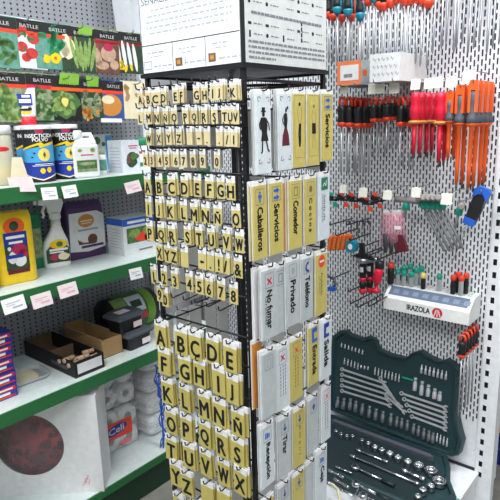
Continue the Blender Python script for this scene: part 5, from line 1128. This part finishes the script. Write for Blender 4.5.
# row 3
sign(257.8, 266, 'card_white', 'plain white plate at the left end of the third sign row', 0, None, k_y=-.01, w=.04, behind=0)
t = sign(268.4, 265, 'silver', 'silver No fumar sign with a red crossed emblem, third row', 0, 'No fumar', k_y=.012, icon_kind='cross', icon_mt='red', wl=.1, sub='Gracias', wh=.02); sign(279.5, 263, 'silver', 'narrow silver plate with small print between No fumar and Privado', 0, None, k_y=-.008, w=.035, icon_kind='plate', icon_mt='grey_ink')
sign(292.2, 256.5, 'silver', 'silver Privado sign with a hand emblem, third row', 0, 'Privado', icon_kind='hand', icon_mt='print_grey', wl=.09, wh=.022, behind=1); t = sign(306.8, 253.5, 'silver', 'silver Teléfono sign with a blue handset, third row', 0, 'Teléfono', wl=.088, wh=.022, behind=1)
decal(t, 'icon_frame', frame_polys(-.018, .018, -.055, -.017, .0012), 'grey_ink', -.0022); decal(t, 'icon', stroke([(.006, -.024), (-.006, -.03), (-.009, -.038), (-.004, -.047), (.007, -.05)], .006), 'deep_blue', -.0028)
t = sign(321.2, 250, 'gold', 'gold Prohibido el paso sign with a red no entry disc, third row', 0, 'Prohibido', wl=.066, wh=.009, bold=0, wz=-.1); text(t, 'el paso', -.011, -.1, -.0022, 'grey_ink', w=.05, h=.009, bold=0, vertical=True); decal(t, 'icon', [ellp(0, -.032, .018, .018, 22)], 'orange_red', -.0022); decal(t, 'icon', [rect(-.012, .012, -.035, -.029)], 'card_white', -.0028)
# row 4
sign(256.5, 338, 'onion', 'orange gold plate at the left end of the fourth sign row', 0, None, k_y=-.012, w=.035, behind=0)
sign(268, 348, 'silver', 'silver plate with an empty square frame, fourth row', 0, None, k_y=.01, icon_kind='plate', icon_mt='print_grey'); t = sign(281.8, 343, 'silver_blue', 'silver plate with a red crossed emblem and two lines of print, fourth row', 0, None, icon_kind='cross', icon_mt='red')
decal(t, 'print', [r_ for c in (-.012, 0, .01) for r_ in [rect(c, c+.003, -.15+.01*j, -.143+.01*j) for j in range(9)]], 'grey_ink', -.0022)
t = sign(296, 335.5, 'gold', 'gold plate with an orange emblem and small print, fourth row', 0, None, icon_kind='cross', icon_mt='orange', behind=1); decal(t, 'print', [r_ for c in (-.008, .004) for r_ in [rect(c, c+.003, -.15+.01*j, -.143+.01*j) for j in range(9)]], 'gold_dark', -.0022)
def c_arrow(t, mt):
    decal(t, 'icon', [rect(-.014, .014, -.03, -.016), rect(-.014, -.003, -.05, -.03), rect(-.014, .014, -.06, -.05)], mt, -.0022)
t = sign(314, 322, 'gold', 'gold Entrada sign with a blue bracket emblem, fourth row', 0, 'Entrada', wl=.088, wh=.021, bold=.05, wz=-.115, behind=1); c_arrow(t, 'blue')
t = sign(326, 317.5, 'silver_blue', 'silver Salida sign with a dark blue bracket emblem, fourth row', 0, 'Salida', wl=.082, wh=.023, bold=.06, k_y=.008, wz=-.11); c_arrow(t, 'deep_blue')
# row 5
sign(266.5, 421, 'silver_blue', 'silver Recepción sign with a blue emblem, fifth row', 0, 'Recepción', icon_kind='bars', wl=.104, wh=.022, k_y=.008, behind=1); sign(284, 414, 'silver', 'silver Tirar sign with a blue arrow, fifth row', 0, 'Tirar', icon_kind='arrow_down', icon_mt='deep_blue', wl=.056, wh=.019, behind=1)
sign(299, 405.5, 'gold', 'gold sign with a blue arrow and spaced letters, fifth row', 0, 'E m p u j', icon_kind='arrow_down', icon_mt='screen_blue', wl=.09, wh=.01, bold=0, behind=1); sign(313, 394, 'silver', 'silver plate with a small blue emblem, fifth row', 0, None, icon_kind='hand', icon_mt='screen_blue', k_y=-.006)
t = sign(326.3, 383.5, 'silver_blue', 'silver plate with a red emblem and small print, fifth row', 0, None, icon_kind='cross', icon_mt='pink', frame_mt='mag_print', w=.046); decal(t, 'print', [r_ for c in (-.008, .004) for r_ in [rect(c, c+.003, -.15+.01*j, -.143+.01*j) for j in range(9)]], 'grey_ink', -.0022)
# row 6
sign(267, 497, 'gold', 'gold plate cut by the bottom edge, sixth row', 0, None); sign(284, 480.5, 'silver', 'silver plate with a blue arrow, sixth row', 0, None, icon_kind='arrow_down', icon_mt='deep_blue'); sign(298.5, 470, 'gold', 'gold plate with a small emblem, sixth row', 0, None, icon_kind='man', icon_mt='screen_blue')
sign(310, 459, 'silver', 'silver plate with faint print behind the Caja sign, sixth row', 0, None, k_y=-.004); sign(321.5, 447.5, 'silver_blue', 'silver Caja sign with a blue emblem, sixth row', 0, 'Caja', icon_kind='bars', wl=.054, wh=.023, k_y=.006)
for z in (1.555, 1.38, 1.2, 1.04, .885, .73, .57): MB().tube([(.012, .008, z), (ST_W-.012, .008, z)], .0026, 6).build('cross_wire', 'black_metal', st)
# ---- backs of the plates on the far face, seen through the wires
for r in range(6):
    z = 1.54-r*.2
    for c in range(5):
        t = thing('sign_plate', 'pale sign back on the far face of the stand, %s row, %s from the left' % (ORD[r], ORD[c]), 'sign', (.05+c*.063, ST_W+.02+random.uniform(0, .012), z), PI+random.uniform(-.05, .05), 'signs on the far face')
        MB().prism_y([(-.025, -.178), (.025, -.178), (.025, -.01), (-.025, -.01)], -.0016, .0016).build('plate', 'card_white', t); MB().prism_y([(-.025, -.01), (.025, -.01), (.025, 0), (-.025, 0)], -.001, .001).build('hang_tab', 'tab_white', t)
        MB().tube([(.05+c*.063, ST_W-.008, z), (.05+c*.063, ST_W+.045, z-.004), (.05+c*.063, ST_W+.047, z+.008)], .0019, 5).build('hook', 'black_metal', st)
    MB().tube([(.012, ST_W-.008, z), (ST_W-.012, ST_W-.008, z)], .0026, 6).build('cross_wire', 'black_metal', st)
# plates on the far right face, their edges close the view between the signs
for r in range(6):
    z = 1.54-r*.2
    for c in range(4):
        yy = .06+c*.075
        t = thing('sign_plate', 'pale sign back on the hidden right face, %s row, %s from the near post' % (ORD[r], ORD[c]), 'sign', (ST_W+.02+random.uniform(0, .012), yy, z), PI/2+random.uniform(-.05, .05), 'signs on the hidden right face')
        MB().prism_y([(-.028, -.178), (.028, -.178), (.028, -.01), (-.028, -.01)], -.0016, .0016).build('plate', 'card_white', t); MB().prism_y([(-.028, -.01), (.028, -.01), (.028, 0), (-.028, 0)], -.001, .001).build('hang_tab', 'tab_white', t)
        MB().tube([(ST_W-.008, yy, z), (ST_W+.045, yy, z-.004), (ST_W+.047, yy, z+.008)], .0019, 5).build('hook', 'black_metal', st)
    MB().tube([(ST_W-.008, .012, z), (ST_W-.008, ST_W-.012, z)], .0026, 6).build('cross_wire', 'black_metal', st)
